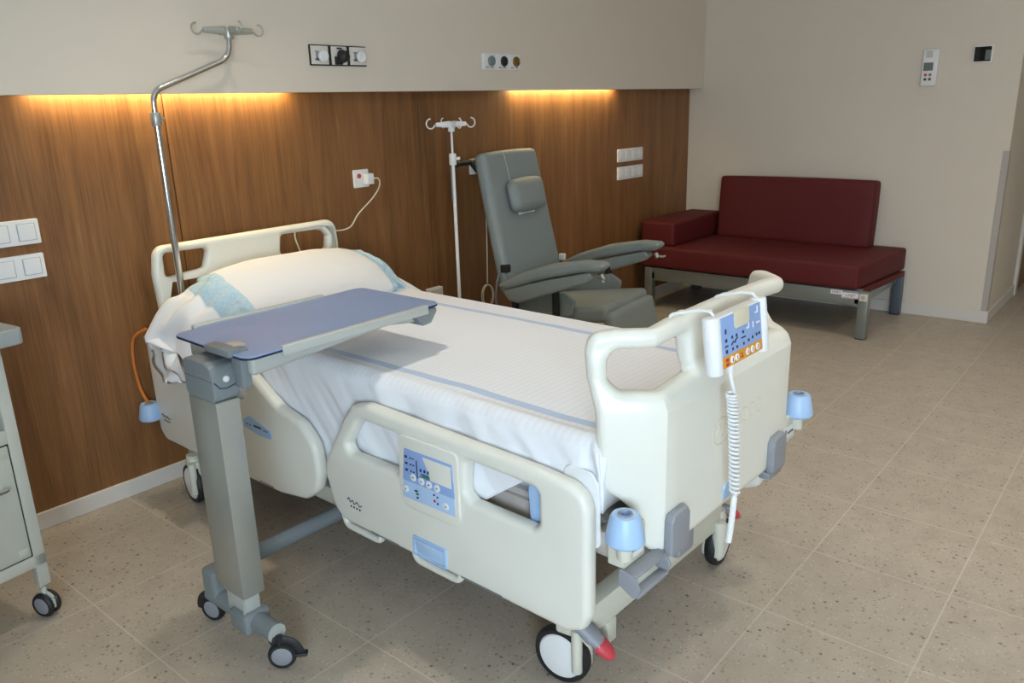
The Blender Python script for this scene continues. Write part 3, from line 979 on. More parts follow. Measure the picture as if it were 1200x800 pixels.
b = B(); box(b, (xq - 0.045, 0.002, 0.421), (xq + 0.040, 0.022, 0.452), 0.003); obj('guard_insert', b, m_cream_metal, o)
b = B(); box(b, (0.205, -0.012, 0.425), (0.285, 0.02, 0.447), 0.004)
obj('lower_bracket', b, m_greyp, bed)
b = B(); box(b, (-0.20, 0.03, 0.36), (-0.12, 0.06, 0.45), 0.012, 3); obj('lower_bracket', b, m_greyp, bed)
# yellow warning triangles on the frame
for x0, y0, nx in ((-0.391, 0.285, 1), (-0.335, 0.073, 0)):
    b = B()
    if nx:
        plate(b, rp([(y0 - 0.016, 0.450), (y0 + 0.016, 0.450), (y0, 0.478)], 0.002, 2), (), 0.002, 0.0004, YZ, (x0, 0, 0))
    else:
        plate(b, rp([(x0 - 0.018, 0.474), (x0 + 0.018, 0.474), (x0, 0.504)], 0.002, 2), (), 0.002, 0.0004, XZ, (0, y0 + 0.001, 0))
    wt = obj('warning_label', b, m_yellow, bed); wt['label'] = 'yellow warning triangle on the bed frame'
    b = B()
    if nx:
        box(b, (x0 - 0.0016, y0 - 0.002, 0.455), (x0 + 0.0016, y0 + 0.003, 0.469))
    else:
        box(b, (x0 - 0.002, y0 - 0.0012, 0.480), (x0 + 0.003, y0 + 0.0016, 0.494))
    obj('warning_mark', b, m_ink, wt, False)
# white flap plate behind the near rail at the foot end
b = B(); plate(b, rp([(0.098, 0.47), (0.102, 0.625), (0.122, 0.652), (0.196, 0.652), (0.205, 0.47)], 0.018, 5), (), 0.008, 0.003, YZ, (-0.424, 0, 0))
obj('mattress_stop', b, m_white, bed)
b = B(); plate(b, rp([(0.262, 0.47), (0.262, 0.60), (0.288, 0.60), (0.306, 0.56), (0.300, 0.47)], 0.012, 4), (), 0.012, 0.004, YZ, (-0.42, 0, 0))
o = obj('latch_cover', b, m_blue, bed); o['label'] = 'light blue latch cover behind the near rail'


# ---- castors
def bed_castor(x, y, rz, pedal=0):
    """wheel with hub discs, fork housing, optional pedal"""
    c = bpy.data.objects.new('castor', None); COL.objects.link(c); c.parent = bed; c.location = (x, y, 0); c.rotation_euler = (0, 0, rz)
    R_ = 0.078
    b = B(); lathe(b, [(0.062, -0.017), (R_ - 0.006, -0.017), (R_ - 0.001, -0.009), (R_, 0), (R_ - 0.001, 0.009), (R_ - 0.006, 0.017), (0.062, 0.017), (0.062, -0.017)], (0, 0, R_), (1, 0, 0), 36)
    obj('tyre', b, m_black, c)
    b = B()
    for s in (-1, 1):
        lathe(b, [(0, 0.024), (0.030, 0.023), (0.058, 0.018), (0.063, 0.012), (0.063, 0)], (0, 0, R_), (s, 0, 0), 36)
    obj('hub_cover', b, m_white, c)
    b = B(); cyl(b, (0.021, -0.052, 0.055), (0.021, -0.052, 0.178), 0.020, n=22, bev=0.006)
    cyl(b, (-0.021, -0.052, 0.055), (-0.021, -0.052, 0.178), 0.014, n=22, bev=0.004)
    box(b, (-0.022, -0.055, 0.150), (0.022, 0.01, 0.178), 0.008, 3)
    cyl(b, (0.0, -0.02, 0.165), (0.0, -0.02, 0.20), 0.024, n=20)
    obj('fork', b, m_cream_metal, c)
    return c


C1 = bed_castor(-0.352, 0.265, math.radians(8)); C2 = bed_castor(0.385, 0.215, math.radians(276))
C3 = bed_castor(-0.455, 1.955, math.radians(-6)); C4 = bed_castor(0.372, 2.00, math.radians(200))
for P_ in (((-0.350, 0.235, 0.195), (-0.352, 0.215, 0.192), (-0.345, 0.175, 0.165), (-0.338, 0.150, 0.140), (-0.330, 0.125, 0.118)),
           ((0.345, 0.235, 0.200), (0.375, 0.240, 0.198), (0.425, 0.225, 0.172), (0.455, 0.212, 0.150), (0.482, 0.196, 0.128))):
    P_ = [Vector(p) for p in P_]
    b = B(); tube(b, smooth_path(P_[:4], 6), [0.026] * 7 + [0.024] * 6 + [0.021] * 6, 14, flat=(0.8, 1.1))
    o = obj('brake_pedal', b, m_greyp, bed)
    pth = smooth_path([P_[2].lerp(P_[3], 0.6), P_[3], P_[4]], 5)
    b = B(); tube(b, pth, [0.023, 0.0235, 0.0235, 0.023, 0.023, 0.0225, 0.022, 0.021, 0.019, 0.015, 0.009], 14, flat=(0.8, 1.1))
    o2 = obj('pedal_tip', b, m_red, o); o2['label'] = 'red pedal tip'
# orange cable at the head end
b = B(); tube(b, smooth_path([(-0.470, 2.13, 0.66), (-0.500, 2.18, 0.62), (-0.510, 2.19, 0.54), (-0.505, 2.19, 0.44), (-0.495, 2.17, 0.375), (-0.47, 2.14, 0.33)], 8), 0.006, 8)
o = obj('cable', b, m_orange_c, bed); o['label'] = 'orange cable at the head end'


# ================================================================== MATTRESS, SHEET, PILLOW
def bedded(name, label, cat):
    return name, label, cat


b = cushion(B(), (-0.385, 0.14, 0.520), (0.375, 1.985, 0.690), 0.03, 0.006, 8)
mt = obj('mattress', b, m_mattress); setp(mt, 'mattress on the hospital bed covered by the white striped sheet', 'mattress')
mt.location = BO; mt.rotation_euler = (0, 0, BRZ)


def sheet():
    W = 0.412; XC = -0.006; Ya, Yb = 0.105, 2.005; top = 0.722; rad = 0.045

    def edge(d):
        # arc-length past the flat -> (outward, drop)
        if d <= 0:
            return 0.0, 0.0
        if d < rad * PI / 2:
            a = d / rad
            return rad * math.sin(a), rad * (1 - math.cos(a))
        return rad, rad + d - rad * PI / 2

    fw, fl = W - rad, rad
    nx, ny = 120, 230

    def hem(y):
        # how far the near side hangs, measured as arc length
        base = 0.345
        z = 0.39
        if y < 1.0:
            z = 0.44
        z = 0.395 + 0.09 * max(0, min(1, (0.85 - y) / 0.35)) + 0.085 * max(0, min(1, (0.44 - y) / 0.12))
        if y < 0.24:
            z = 0.56 - (0.24 - y) * 0.25
        if y > 1.6:
            z = 0.42
        return (top - z) - rad + rad * PI / 2

    bm = B(); grid = []
    endlen_foot = 0.19; endlen_head = 0.12
    ys = []
    y = Ya + rad
    for j in range(ny + 1):
        t = j / ny
        ys.append(-endlen_foot + t * ((Yb - Ya - 2 * rad) + endlen_foot + endlen_head))
    for j, yy in enumerate(ys):
        L = Yb - Ya - 2 * rad
        db = -yy if yy < 0 else (yy - L if yy > L else 0.0)
        oy, dy_ = edge(db)
        yb = Ya + rad + min(max(yy, 0), L) + (-oy if yy < 0 else oy if yy > L else 0)
        row = []
        for i in range(nx + 1):
            t = i / nx
            Ln = hem(yb) + 0.0; Lf = 0.30
            tot = Ln + 2 * (W - rad) + Lf
            a = -(Ln + (W - rad)) + t * tot
            da = abs(a) - (W - rad)
            ox_, dx_ = edge(da)
            x = (min(max(a, -(W - rad)), W - rad)) + (math.copysign(ox_, a) if da > 0 else 0)
            drop = max(dx_, dy_)
            p = Vector((x + XC, yb, top - drop))
            # wrinkles
            n_ = Vector((math.copysign(1, a) if da > 0.02 else 0, -1 if db > 0.02 and yy < 0 else 0, 0.0 if (da > rad or db > rad) else 1))
            if n_.length == 0:
                n_ = Vector((0, 0, 1))
            n_.normalize()
            am = 0.0
            q = Vector((p.x, p.y, 0))
            if da <= 0 and db <= 0:
                am = 0.0035 * noise.noise(Vector((p.x * 3.0, p.y * 2.2, 1.3))) + 0.0016 * noise.noise(Vector((p.x * 11, p.y * 7, 4)))
                am += 0.004 * max(0, (abs(a) / (W - rad)) - 0.6) * noise.noise(Vector((a * 8, p.y * 9, 2)))
                am -= 0.004 * (abs(a) / (W - rad)) ** 4
            else:
                k_ = min(1, (max(da, 0) + max(db, 0)) / 0.10)
                # diagonal pull folds on the hanging side
                s_ = p.y + 0.75 * (top - p.z) + 0.03 * noise.noise(Vector((p.y * 4, p.z * 4, 9)))
                if a < 0:
                    am = k_ * (0.0085 * (1 - abs(noise.noise(Vector((s_ * 10, p.z * 2.5, 0.5)))) * 2.4) + 0.005 * noise.noise(Vector((s_ * 26, p.z * 5, 7))))
                else:
                    am = k_ * 0.006 * noise.noise(Vector((p.y * 11, p.z * 3, 3)))
                if da > 0 and db > 0:
                    ang = math.atan2(dx_, dy_ + 1e-6)
                    am += 0.008 * k_ * math.sin(ang * 7)
                    n_ = Vector((math.copysign(math.sin(ang), a), -math.cos(ang) if yy < 0 else math.cos(ang), 0.15)).normalized()
            p += n_ * am
            row.append(bm.verts.new(p))
        grid.append(row)
    for j in range(ny):
        for i in range(nx):
            bm.faces.new((grid[j][i], grid[j][i + 1], grid[j + 1][i + 1], grid[j + 1][i]))
    # inner skin for thickness
    bmesh.ops.recalc_face_normals(bm, faces=bm.faces[:])
    bm.normal_update()
    if grid[ny // 2][nx // 2].normal.z < 0:
        bmesh.ops.reverse_faces(bm, faces=bm.faces[:])
    bm.normal_update()
    inn = [[bm.verts.new(v.co - v.normal * 0.0025) for v in row] for row in grid]
    for j in range(ny):
        for i in range(nx):
            bm.faces.new((inn[j][i], inn[j + 1][i], inn[j + 1][i + 1], inn[j][i + 1]))
    for j in range(ny):
        bm.faces.new((grid[j][0], grid[j + 1][0], inn[j + 1][0], inn[j][0])); bm.faces.new((grid[j][nx], inn[j][nx], inn[j + 1][nx], grid[j + 1][nx]))
    for i in range(nx):
        bm.faces.new((grid[0][i], inn[0][i], inn[0][i + 1], grid[0][i + 1])); bm.faces.new((grid[ny][i], grid[ny][i + 1], inn[ny][i + 1], inn[ny][i]))
    o = obj('bed_sheet', bm, m_sheet, None, True, 180)
    o.location = BO; o.rotation_euler = (0, 0, BRZ)
    return setp(o, 'white sheet with two light blue stripes covering the mattress', 'bed sheet')


sheet()


def pillow():
    bm = B()
    nu, nv = 150, 72
    C0 = Vector((-0.015, 1.79, 0.772)); tilt = math.radians(16)
    Lh = 0.405
    rows = []
    for i in range(nu + 1):
        u = -1.42 + 2.62 * i / nu          # <-1 : open hem at the near end, >1 : short hem at the far end
        x = u * Lh
        body = max(0.0, 1 - abs(u) ** 3.2) ** 0.42 if abs(u) < 1 else 0.0
        flat = 0.0
        hgt = 0.105 * body; dep = 0.205 * (0.55 + 0.45 * body)
        over = 0.0
        if u < -0.80:
            f = (-u - 0.80) / 0.62
            hgt = max(hgt, 0.030 + 0.022 * math.sin(min(1, f * 1.2) * PI))
            dep = 0.150 + 0.035 * f
            over = f
        if u > 0.85:
            f = (u - 0.85) / 0.35
            hgt = max(hgt, 0.022); dep = 0.135 + 0.02 * f
            over = f
        if i in (0, nu):
            pass
        row = []
        for k in range(nv):
            a = 2 * PI * k / nv
            ca, sa = math.cos(a), math.sin(a)
            yy = dep * math.copysign(abs(ca) ** 0.85, ca); zz = hgt * math.copysign(abs(sa) ** 0.9, sa)
            p = Vector((x, yy, zz))
            # gathered folds towards the ends
            g = max(0, abs(u) - 0.62)
            wv = noise.noise(Vector((a * 2.6 + 5, u * 2.0, 2.0))) + 0.6 * noise.noise(Vector((a * 6 + 1, u * 4, 8)))
            p += Vector((0, ca, sa)) * wv * (0.004 + 0.055 * min(0.5, g))
            p += Vector((0, 0, 1)) * 0.004 * noise.noise(Vector((x * 9, yy * 9, 1)))
            if sa < 0:
                p.z *= 0.80
            # droop of the hems
            if u < -0.80:
                f = over
                p.z += -0.002 - 0.185 * f ** 1.6 * (1.0 - 0.22 * math.sin(a * 2 + 1))
                p.x += 0.07 * f ** 2
                p.y += 0.02 * f
                p += Vector((0.7, 0, 0.6)) * 0.050 * f * noise.noise(Vector((a * 2.2, u * 5, 4)))
            if u > 0.85:
                p.z += 0.012 - 0.070 * over ** 1.2
                p.y -= 0.11 * over
                p.x += 0.01 * over
            c_, s_ = math.cos(tilt), math.sin(tilt)
            p = Vector((p.x, p.y * c_ - p.z * s_, p.y * s_ + p.z * c_))
            # sag between the ends
            p.z += -0.012 * (x / Lh) ** 2
            row.append(bm.verts.new(p + C0))
        rows.append(row)
    for r1_, r2_ in zip(rows, rows[1:]):
        for k in range(nv):
            bm.faces.new((r1_[k], r1_[(k + 1) % nv], r2_[(k + 1) % nv], r2_[k]))
    for row, tgt in ((rows[0], rows[6]), (rows[-1], rows[-6])):
        # tuck the opening inwards so that the hem has an inside
        inner = []
        cc = sum((v.co for v in tgt), Vector()) / nv
        for v in row:
            inner.append(bm.verts.new(v.co * 0.82 + cc * 0.18))
        for k in range(nv):
            bm.faces.new((row[k], inner[k], inner[(k + 1) % nv], row[(k + 1) % nv]))
        cv = bm.verts.new(cc)
        for k in range(nv):
            bm.faces.new((inner[k], cv, inner[(k + 1) % nv]))
    o = obj('pillow', bm, m_pillow, None, True, 180)
    o.location = BO; o.rotation_euler = (0, 0, BRZ)
    setp(o, 'white pillow in case with light blue printed bands at both ends, against headboard', 'pillow')


pillow()

# ================================================================== HAND CONTROL ON THE FOOTBOARD
hc = thing('hand_control', 'blue and orange bed remote hanging on the footboard rail with coiled white cord', 'remote control', BO, BRZ)
HY = -0.048; tl = 0.0
MH = Matrix.Translation((-0.118, HY, 0.922)) @ Matrix.Rotation(math.radians(-7), 4, 'X')


def hb_plate(pts, r, th, bev, y, name, mat, par, n=3):
    b = B(); plate(b, rp(pts, r, n), (), th, bev, XZ, (0, y, 0)); bmesh.ops.transform(b, matrix=MH, verts=b.verts[:])
    return obj(name, b, mat, par)


body = hb_plate(rect(-0.112, -0.058, 0.112, 0.056), 0.004, 0.030, 0.003, 0.002, 'body', m_white, hc)
for sx in (-1, 1):
    b = B(); cyl(b, (sx * 0.112, -0.002, -0.066), (sx * 0.112, -0.002, 0.060), 0.019, n=20, bev=0.004); bmesh.ops.transform(b, matrix=MH, verts=b.verts[:])
    obj('end_grip', b, m_white, hc)
hb_plate(rect(-0.094, -0.032, 0.094, 0.053), 0.003, 0.003, 0.0008, -0.0140, 'faceplate', m_face, hc)
hb_plate(rect(-0.094, -0.057, 0.094, -0.032), 0.003, 0.003, 0.0008, -0.0140, 'lower_strip', m_orange, hc)['label'] = 'orange lower strip'
hb_plate([(-0.036, 0.024), (-0.030, 0.018), (0.030, 0.018), (0.036, 0.024), (0.036, 0.056), (-0.036, 0.056)], 0.003, 0.004, 0.001, -0.0145, 'label_window', m_tan, hc)
ib = B()
yk = -0.0162
for (x, z, w_, h_, mi) in ((-.078, .022, .006, .010, 0), (-.078, .002, .008, .007, 0), (-.078, -.010, .014, .003, 0), (-.078, -.022, .008, .007, 0),
                           (-.050, .004, .006, .006, 0), (-.030, .004, .006, .006, 0), (-.050, -.022, .006, .006, 0), (-.030, -.022, .006, .006, 0),
                           (0.002, .004, .006, .006, 0), (0.002, -.022, .006, .006, 0), (0.002, -.008, .020, .003, 0), (.026, -.020, .006, .006, 0), (.046, -.018, .006, .006, 0), (.066, -.016, .006, .006, 0), (.080, -.016, .006, .006, 0),
                           (.026, .008, .012, .003, 1), (.030, .013, .003, .012, 1), (.052, .010, .003, .014, 1), (.076, .010, .016, .004, 1), (.076, .040, .003, .016, 1), (.068, .034, .010, .003, 1),
                           (-.078, -.040, .012, .006, 2), (-.078, -.050, .012, .006, 2), (-.010, -.042, .005, .004, 2), (-.010, -.049, .014, .002, 2)):
    box(ib, (x - w_ / 2, yk - 0.0006, z - h_ / 2), (x + w_ / 2, yk + 0.001, z + h_ / 2), mi=mi)
# bed profile icon
tube(ib, [(-.056, yk, -.012), (-.046, yk, -.006), (-.040, yk, -.010), (-.034, yk, -.004), (-.026, yk, -.002)], 0.0016, 6)
bmesh.ops.transform(ib, matrix=MH, verts=ib.verts[:])
obj('key_symbols', ib, m_ink, hc, False, mats=[m_ink, m_white, m_inkr])
for x in (-0.055, -0.034, 0.018, 0.042, 0.068):
    b = B(); cyl(b, (x, -0.0152, -0.0445), (x, -0.0175, -0.0445), 0.0085, n=18, bev=0.0008)
    box(b, (x - 0.001, -0.0182, -0.049), (x + 0.001, -0.0172, -0.040), mi=1)
    bmesh.ops.transform(b, matrix=MH, verts=b.verts[:]); obj('key', b, m_white, hc, mats=[m_white, m_inkr])
for x in (-0.105, 0.098):
    b = B()
    wp = [Vector((x - 0.110, HY + 0.006, 0.960)), Vector((x - 0.110, HY + 0.008, 0.990)), Vector((x - 0.114, HY + 0.04, 0.990)), Vector((x - 0.128, HY + 0.098, 0.976)), Vector((x - 0.124, HY + 0.106, 0.955)), Vector((x - 0.104, HY + 0.106, 0.955)), Vector((x - 0.098, HY + 0.098, 0.976)), Vector((x - 0.092, HY + 0.02, 0.988))]
    tube(b, fillet_path(wp, 0.012, 5), 0.0033, 8)
    obj('hook', b, m_white, hc)
b = B()
st = Vector((-0.150, HY - 0.004, 0.868))
cyl(b, st, st + Vector((0.001, -0.002, -0.028)), 0.009, 0.007, n=16, bev=0.001)
tube(b, smooth_path([st + Vector((0, -0.001, -0.02)), (-0.150, -0.058, 0.825), (-0.140, -0.060, 0.800), (-0.134, -0.058, 0.790)], 6), 0.0046, 8)
pts = []
n_t = 25; N = n_t * 12
for i in range(N + 1):
    t = i / N
    cx = -0.1445 + 0.0465 * t ** 0.8; cz = 0.790 - 0.262 * t ** 1.15; cy = -0.056 + 0.0 * t
    a = 2 * PI * n_t * (t ** 1.0)
    pts.append((cx + 0.0105 * math.cos(a), cy + 0.0105 * math.sin(a), cz))
tube(b, pts, 0.0034, 7)
tube(b, smooth_path([(-0.098 + 0.0105, -0.056, 0.528), (-0.099, -0.056, 0.51), (-0.104, -0.056, 0.47), (-0.112, -0.056, 0.428), (-0.118, -0.056, 0.405)], 6), [0.005] * 5 + [0.0075] * 20, 8)
obj('coiled_cord', b, m_white, hc)

# ================================================================== OVERBED TABLE
ot = thing('overbed_table', 'blue topped wheeled overbed table on grey column standing over the bed', 'overbed table', (0.966, 1.815, 0.0))
ox0, oy0 = 0.966, 1.815


def OT(x, y, z=0):
    return Vector((x - ox0, y - oy0, z))


TX0, TX1, TY0, TY1, TZ = 0.972, 1.645, 1.652, 2.040, 0.86
top_out = rp([(TX0 - ox0, TY0 - oy0), (TX1 - ox0 - 0.004, TY0 + 0.012 - oy0), (TX1 - ox0, TY1 - oy0), (TX0 + 0.012 - ox0, TY1 - 0.02 - oy0)], 0.03, 6)
b = B(); plate(b, top_out, (), 0.008, 0.0015, Matrix.Identity(4), (0, 0, TZ - 0.004)); tb = obj('tabletop', b, m_tabletop, ot)
sc_ = []
cxm = sum(p[0] for p in top_out) / len(top_out); cym = sum(p[1] for p in top_out) / len(top_out)
for p in top_out:
    d = Vector((p[0] - cxm, p[1] - cym)); d2 = d + d.normalized() * 0.0008; sc_.append((cxm + d2.x, cym + d2.y))
b = B(); plate(b, sc_, (), 0.006, 0.001, Matrix.Identity(4), (0, 0, TZ - 0.0055)); o = obj('edge_band', b, m_navy, tb); o['label'] = 'dark navy table edge'
for (y, x0, x1, zz) in ((TY0 + 0.006, 1.075, 1.575, 0), (TY1 - 0.004, 1.05, 1.49, 0)):
    b = B(); box(b, OT(x0, y - 0.010, TZ - 0.020), OT(x1, y + 0.008, TZ + 0.007), 0.004, 3)
    obj('edge_rail', b, m_alul, ot)
b = B()
# tapered support tray below the top
pr = [(1.012, 0.794), (1.012, 0.850), (1.62, 0.850), (1.628, 0.846), (1.610, 0.815), (1.58, 0.806), (1.46, 0.822)]
plate(b, [(x - ox0, z) for x, z in fillet_path([(x, z, 0) for x, z in pr], 0.012, 4, True) for x, z in [(x, z)]] if False else [(p.x - ox0, p.y) for p in fillet_path([(x, z, 0) for x, z in pr], 0.012, 4, True)],
      (), 0.30, 0.012, XZ, (0, (TY0 + TY1) / 2 - oy0, 0))
obj('support_tray', b, m_alul, ot)
b = B(); plate(b, [(p.x - ox0, p.y) for p in fillet_path([(1.53, 0.848, 0), (1.628, 0.848, 0), (1.632, 0.835, 0), (1.605, 0.802, 0), (1.57, 0.800, 0)], 0.01, 4, True)], (), 0.34, 0.006, XZ, (0, (TY0 + TY1) / 2 - oy0 - 0.005, 0))
obj('tray_end_cap', b, m_greyd, ot)
# column
CX0, CX1, CY0, CY1 = 0.934, 1.000, 1.752, 1.884
b = B(); box(b, OT(CX0, CY0, 0.175), OT(CX1, CY1, 0.735), 0.004, 2); obj('column', b, m_alu, ot)
b = B(); box(b, OT(CX0 + 0.008, CY0 + 0.012, 0.085), OT(CX1 - 0.012, CY1 - 0.03, 0.20), 0.003)
box(b, OT(CX0 + 0.002, CY0 + 0.010, 0.085), OT(CX0 + 0.006, CY0 + 0.016, 0.20)); obj('inner_column', b, m_alul, ot)
hp = [(CY0 - 0.002, 0.735), (CY1 + 0.002, 0.735), (CY1 + 0.002, 0.826), (CY1 - 0.01, 0.836), (CY0 + 0.034, 0.834), (CY0 + 0.008, 0.826), (CY0 - 0.002, 0.806)]
b = B(); plate(b, [(p.x - oy0, p.y) for p in fillet_path([(y, z, 0) for y, z in hp], 0.016, 5, True)], (), 0.070, 0.004, YZ, (0.0015, 0, 0))
hd = obj('column_head', b, m_greyd, ot)
b = B(); tube(b, [OT(CX0 - 0.0005, CY0 + 0.002, 0.790), OT(CX0 - 0.0005, CY0 + 0.05, 0.792), OT(CX0 - 0.0005, CY1, 0.792)], 0.0013, 6); obj('seam', b, m_navy, hd)
b = B(); cyl(b, OT(0.968, CY0 - 0.001, 0.793), OT(0.968, CY0 - 0.007, 0.793), 0.008, n=18, bev=0.001); obj('screw_cap', b, m_white, hd)
b = B(); tube(b, [OT(0.936, CY0 - 0.0022, 0.790), OT(0.950, CY0 - 0.0022, 0.772), OT(0.968, CY0 - 0.0022, 0.768), OT(0.988, CY0 - 0.0022, 0.772), OT(1.0, CY0 - 0.0022, 0.776)], 0.0014, 6); obj('seam', b, m_navy, hd)
b = B(); box(b, OT(0.992, CY0 - 0.038, 0.765), OT(1.020, CY0 + 0.004, 0.866), 0.004); box(b, OT(0.962, CY0 - 0.040, 0.852), OT(0.998, CY0 + 0.072, 0.871), 0.004)
obj('clamp_bracket', b, m_greyd, ot)
b = B(); box(b, OT(0.996, CY0 - 0.012, 0.862), OT(1.030, CY0 + 0.034, 0.872), 0.003); obj('release_lever', b, m_guard, ot)
# base: foot across, beam under the bed, far foot
for xx, nm in ((0.966, 'near'), (1.62, 'far')):
    b = B(); tube(b, [OT(xx, 1.665, 0.098), OT(xx, 1.98, 0.098)], 0.027, 22); obj('foot', b, m_greyd, ot)
    b = B(); cyl(b, OT(xx, 1.663, 0.098), OT(xx, 1.667, 0.098), 0.0262, n=22); obj('end_cap', b, m_alul, ot)
b = B(); box(b, OT(0.940, 1.92, 0.09), OT(0.992, 1.985, 0.188), 0.012, 3); obj('beam_socket', b, m_greyd, ot)
b = B(); box(b, OT(0.926, 1.745, 0.068), OT(1.006, 1.83, 0.128), 0.012, 3); obj('foot_collar', b, m_greyd, ot)
b = B(); tube(b, [OT(0.966, 1.962, 0.160), OT(1.62, 1.962, 0.160)], 0.026, 18, flat=(1.0, 0.8)); obj('base_beam', b, m_greyd, ot)


def small_castor(parent, x, y, rz, rad=0.038, lever=True, twin=False, hub=None):
    c = bpy.data.objects.new('castor', None); COL.objects.link(c); c.parent = parent; c.location = (x, y, 0); c.rotation_euler = (0, 0, rz)
    b = B()
    offs = (-0.013, 0.013) if twin else (0.0,)
    wd = 0.008 if twin else 0.012
    for o_ in offs:
        lathe(b, [(rad * 0.72, -wd), (rad * 0.9, -wd), (rad, -wd * 0.4), (rad, wd * 0.4), (rad * 0.9, wd), (rad * 0.72, wd), (rad * 0.72, -wd)], (o_, 0, rad), (1, 0, 0), 28)
    obj('tyre', b, m_black, c)
    b = B()
    for s in (-1, 1):
        off = (max(offs) if s > 0 else min(offs))
        lathe(b, [(0, wd + 0.001), (rad * 0.55, wd + 0.001), (rad * 0.76, wd * 0.8), (rad * 0.76, -wd)], (off, 0, rad), (s, 0, 0), 28)
    obj('hub_cover', b, hub or m_greyp, c)
    b = B()
    if twin:
        box(b, (-0.0045, -rad * 0.9, rad * 0.7), (0.0045, rad * 0.9, rad * 1.6), 0.004)
        tube(b, [(0, math.cos(a) * rad * 0.9, rad + math.sin(a) * rad * 0.92) for a in [PI * (0.1 + 0.7 * i / 10) for i in range(11)]], 0.011, 8, flat=(0.35, 1.0))
        cyl(b, (0, 0, rad), (0, 0, rad * 2.55), 0.008, n=14)
    else:
        tube(b, [(0, math.cos(a) * rad * 1.12, rad + math.sin(a) * rad * 1.12) for a in [PI * (-0.05 + 0.75 * i / 12) for i in range(13)]], 0.016, 10, flat=(0.35, 1.0))
        cyl(b, (0, -0.004, rad), (0, -0.004, rad * 2.5), 0.010, n=14)
    obj('fork', b, m_black if not twin else m_cab, c)
    if lever:
        b = B(); box(b, (-0.012, rad * 0.8, rad * 0.85), (0.012, rad * 1.75, rad * 1.12), 0.005, 3); obj('brake_lever', b, m_black, c)
    return c


small_castor(ot, 0.0, 1.650 - oy0, math.radians(225)); small_castor(ot, 0.0, 1.99 - oy0, math.radians(20), lever=False)
small_castor(ot, 0.654, 1.65 - oy0, math.radians(70)); small_castor(ot, 0.654, 1.99 - oy0, math.radians(-20), lever=False)

# ================================================================== RECLINER
rc = thing('recliner_chair', 'grey vinyl recliner armchair with headrest standing between bed and sofa', 'recliner', (3.31, 2.4, 0.0), math.radians(6))


def yz_prof(pts, r, x0, x1, bev, name, mat, par, seg=4, angle=40):
    b = B(); ol = [(p.x, p.y) for p in fillet_path([(y, z, 0) for y, z in pts], r, 6, True)]
    plate(b, ol, (), abs(x1 - x0), bev, YZ, ((x0 + x1) / 2, 0, 0), seg)
    return obj(name, b, mat, par, angle=angle)


# backrest: front face from (y .20, z .55) up to (y .345, z 1.19)
ang = math.atan2(0.145, 0.64)
MB_ = Matrix.Translation((0, 0.185, 0.50)) @ Matrix.Rotation(-ang, 4, 'X')
b = cushion(B(), (-0.25, 0.0, 0.0), (0.25, 0.075, 0.715), 0.028, 0.006, 10)
for v in b.verts:
    f = v.co.z / 0.715
    v.co.x *= 1.08 - 0.09 * f
bmesh.ops.transform(b, matrix=MB_, verts=b.verts[:])
bk = obj('backrest', b, m_chair, rc, angle=60)
for x in (-0.075, 0.045):
    b = B(); tube(b, [(x, -0.004, 0.46), (x, -0.0055, 0.60), (x, -0.0005, 0.693), (x, 0.012, 0.712), (x, 0.04, 0.7195), (x, 0.070, 0.708)], 0.003, 6)
    bmesh.ops.transform(b, matrix=MB_, verts=b.verts[:]); obj('strap', b, m_chairl if x < 0 else m_chair, bk)
b = cushion(B(), (-0.135, -0.065, 0.395), (0.160, -0.002, 0.555), 0.03, 0.010, 8)
bmesh.ops.transform(b, matrix=MB_, verts=b.verts[:]); hrst = obj('headrest', b, m_chair, rc, angle=60)
b = B(); tube(b, [(-0.055, -0.016, 0.384), (0.055, -0.016, 0.384)], 0.004, 8)
for x in (-0.06, 0.06):
    cyl(b, (x - 0.009, -0.016, 0.386), (x + 0.009, -0.016, 0.386), 0.009, n=12, bev=0.002)
bmesh.ops.transform(b, matrix=MB_, verts=b.verts[:]); obj('headrest_clip', b, m_white, hrst)
# push handle at the top of the back
b = B(); tube(b, fillet_path([(-0.20, 0.12, 0.68), (-0.20, 0.125, 0.690), (-0.335, 0.125, 0.690)], 0.01, 5), 0.014, 12); tube(b, [(-0.20, 0.125, 0.69), (0.30, 0.125, 0.69)], 0.012, 12)
tube(b, [(-0.20, 0.07, 0.60), (-0.20, 0.125, 0.69)], 0.012, 10); tube(b, [(0.20, 0.07, 0.60), (0.20, 0.125, 0.69)], 0.012, 10)
lathe(b, [(0, 0), (0.017, 0.002), (0.019, 0.012), (0.019, 0.028), (0.015, 0.036), (0, 0.036)], (-0.345, 0.125, 0.69), (1, 0, 0), 16)
bmesh.ops.transform(b, matrix=MB_, verts=b.verts[:]); obj('push_handle', b, m_black, rc)
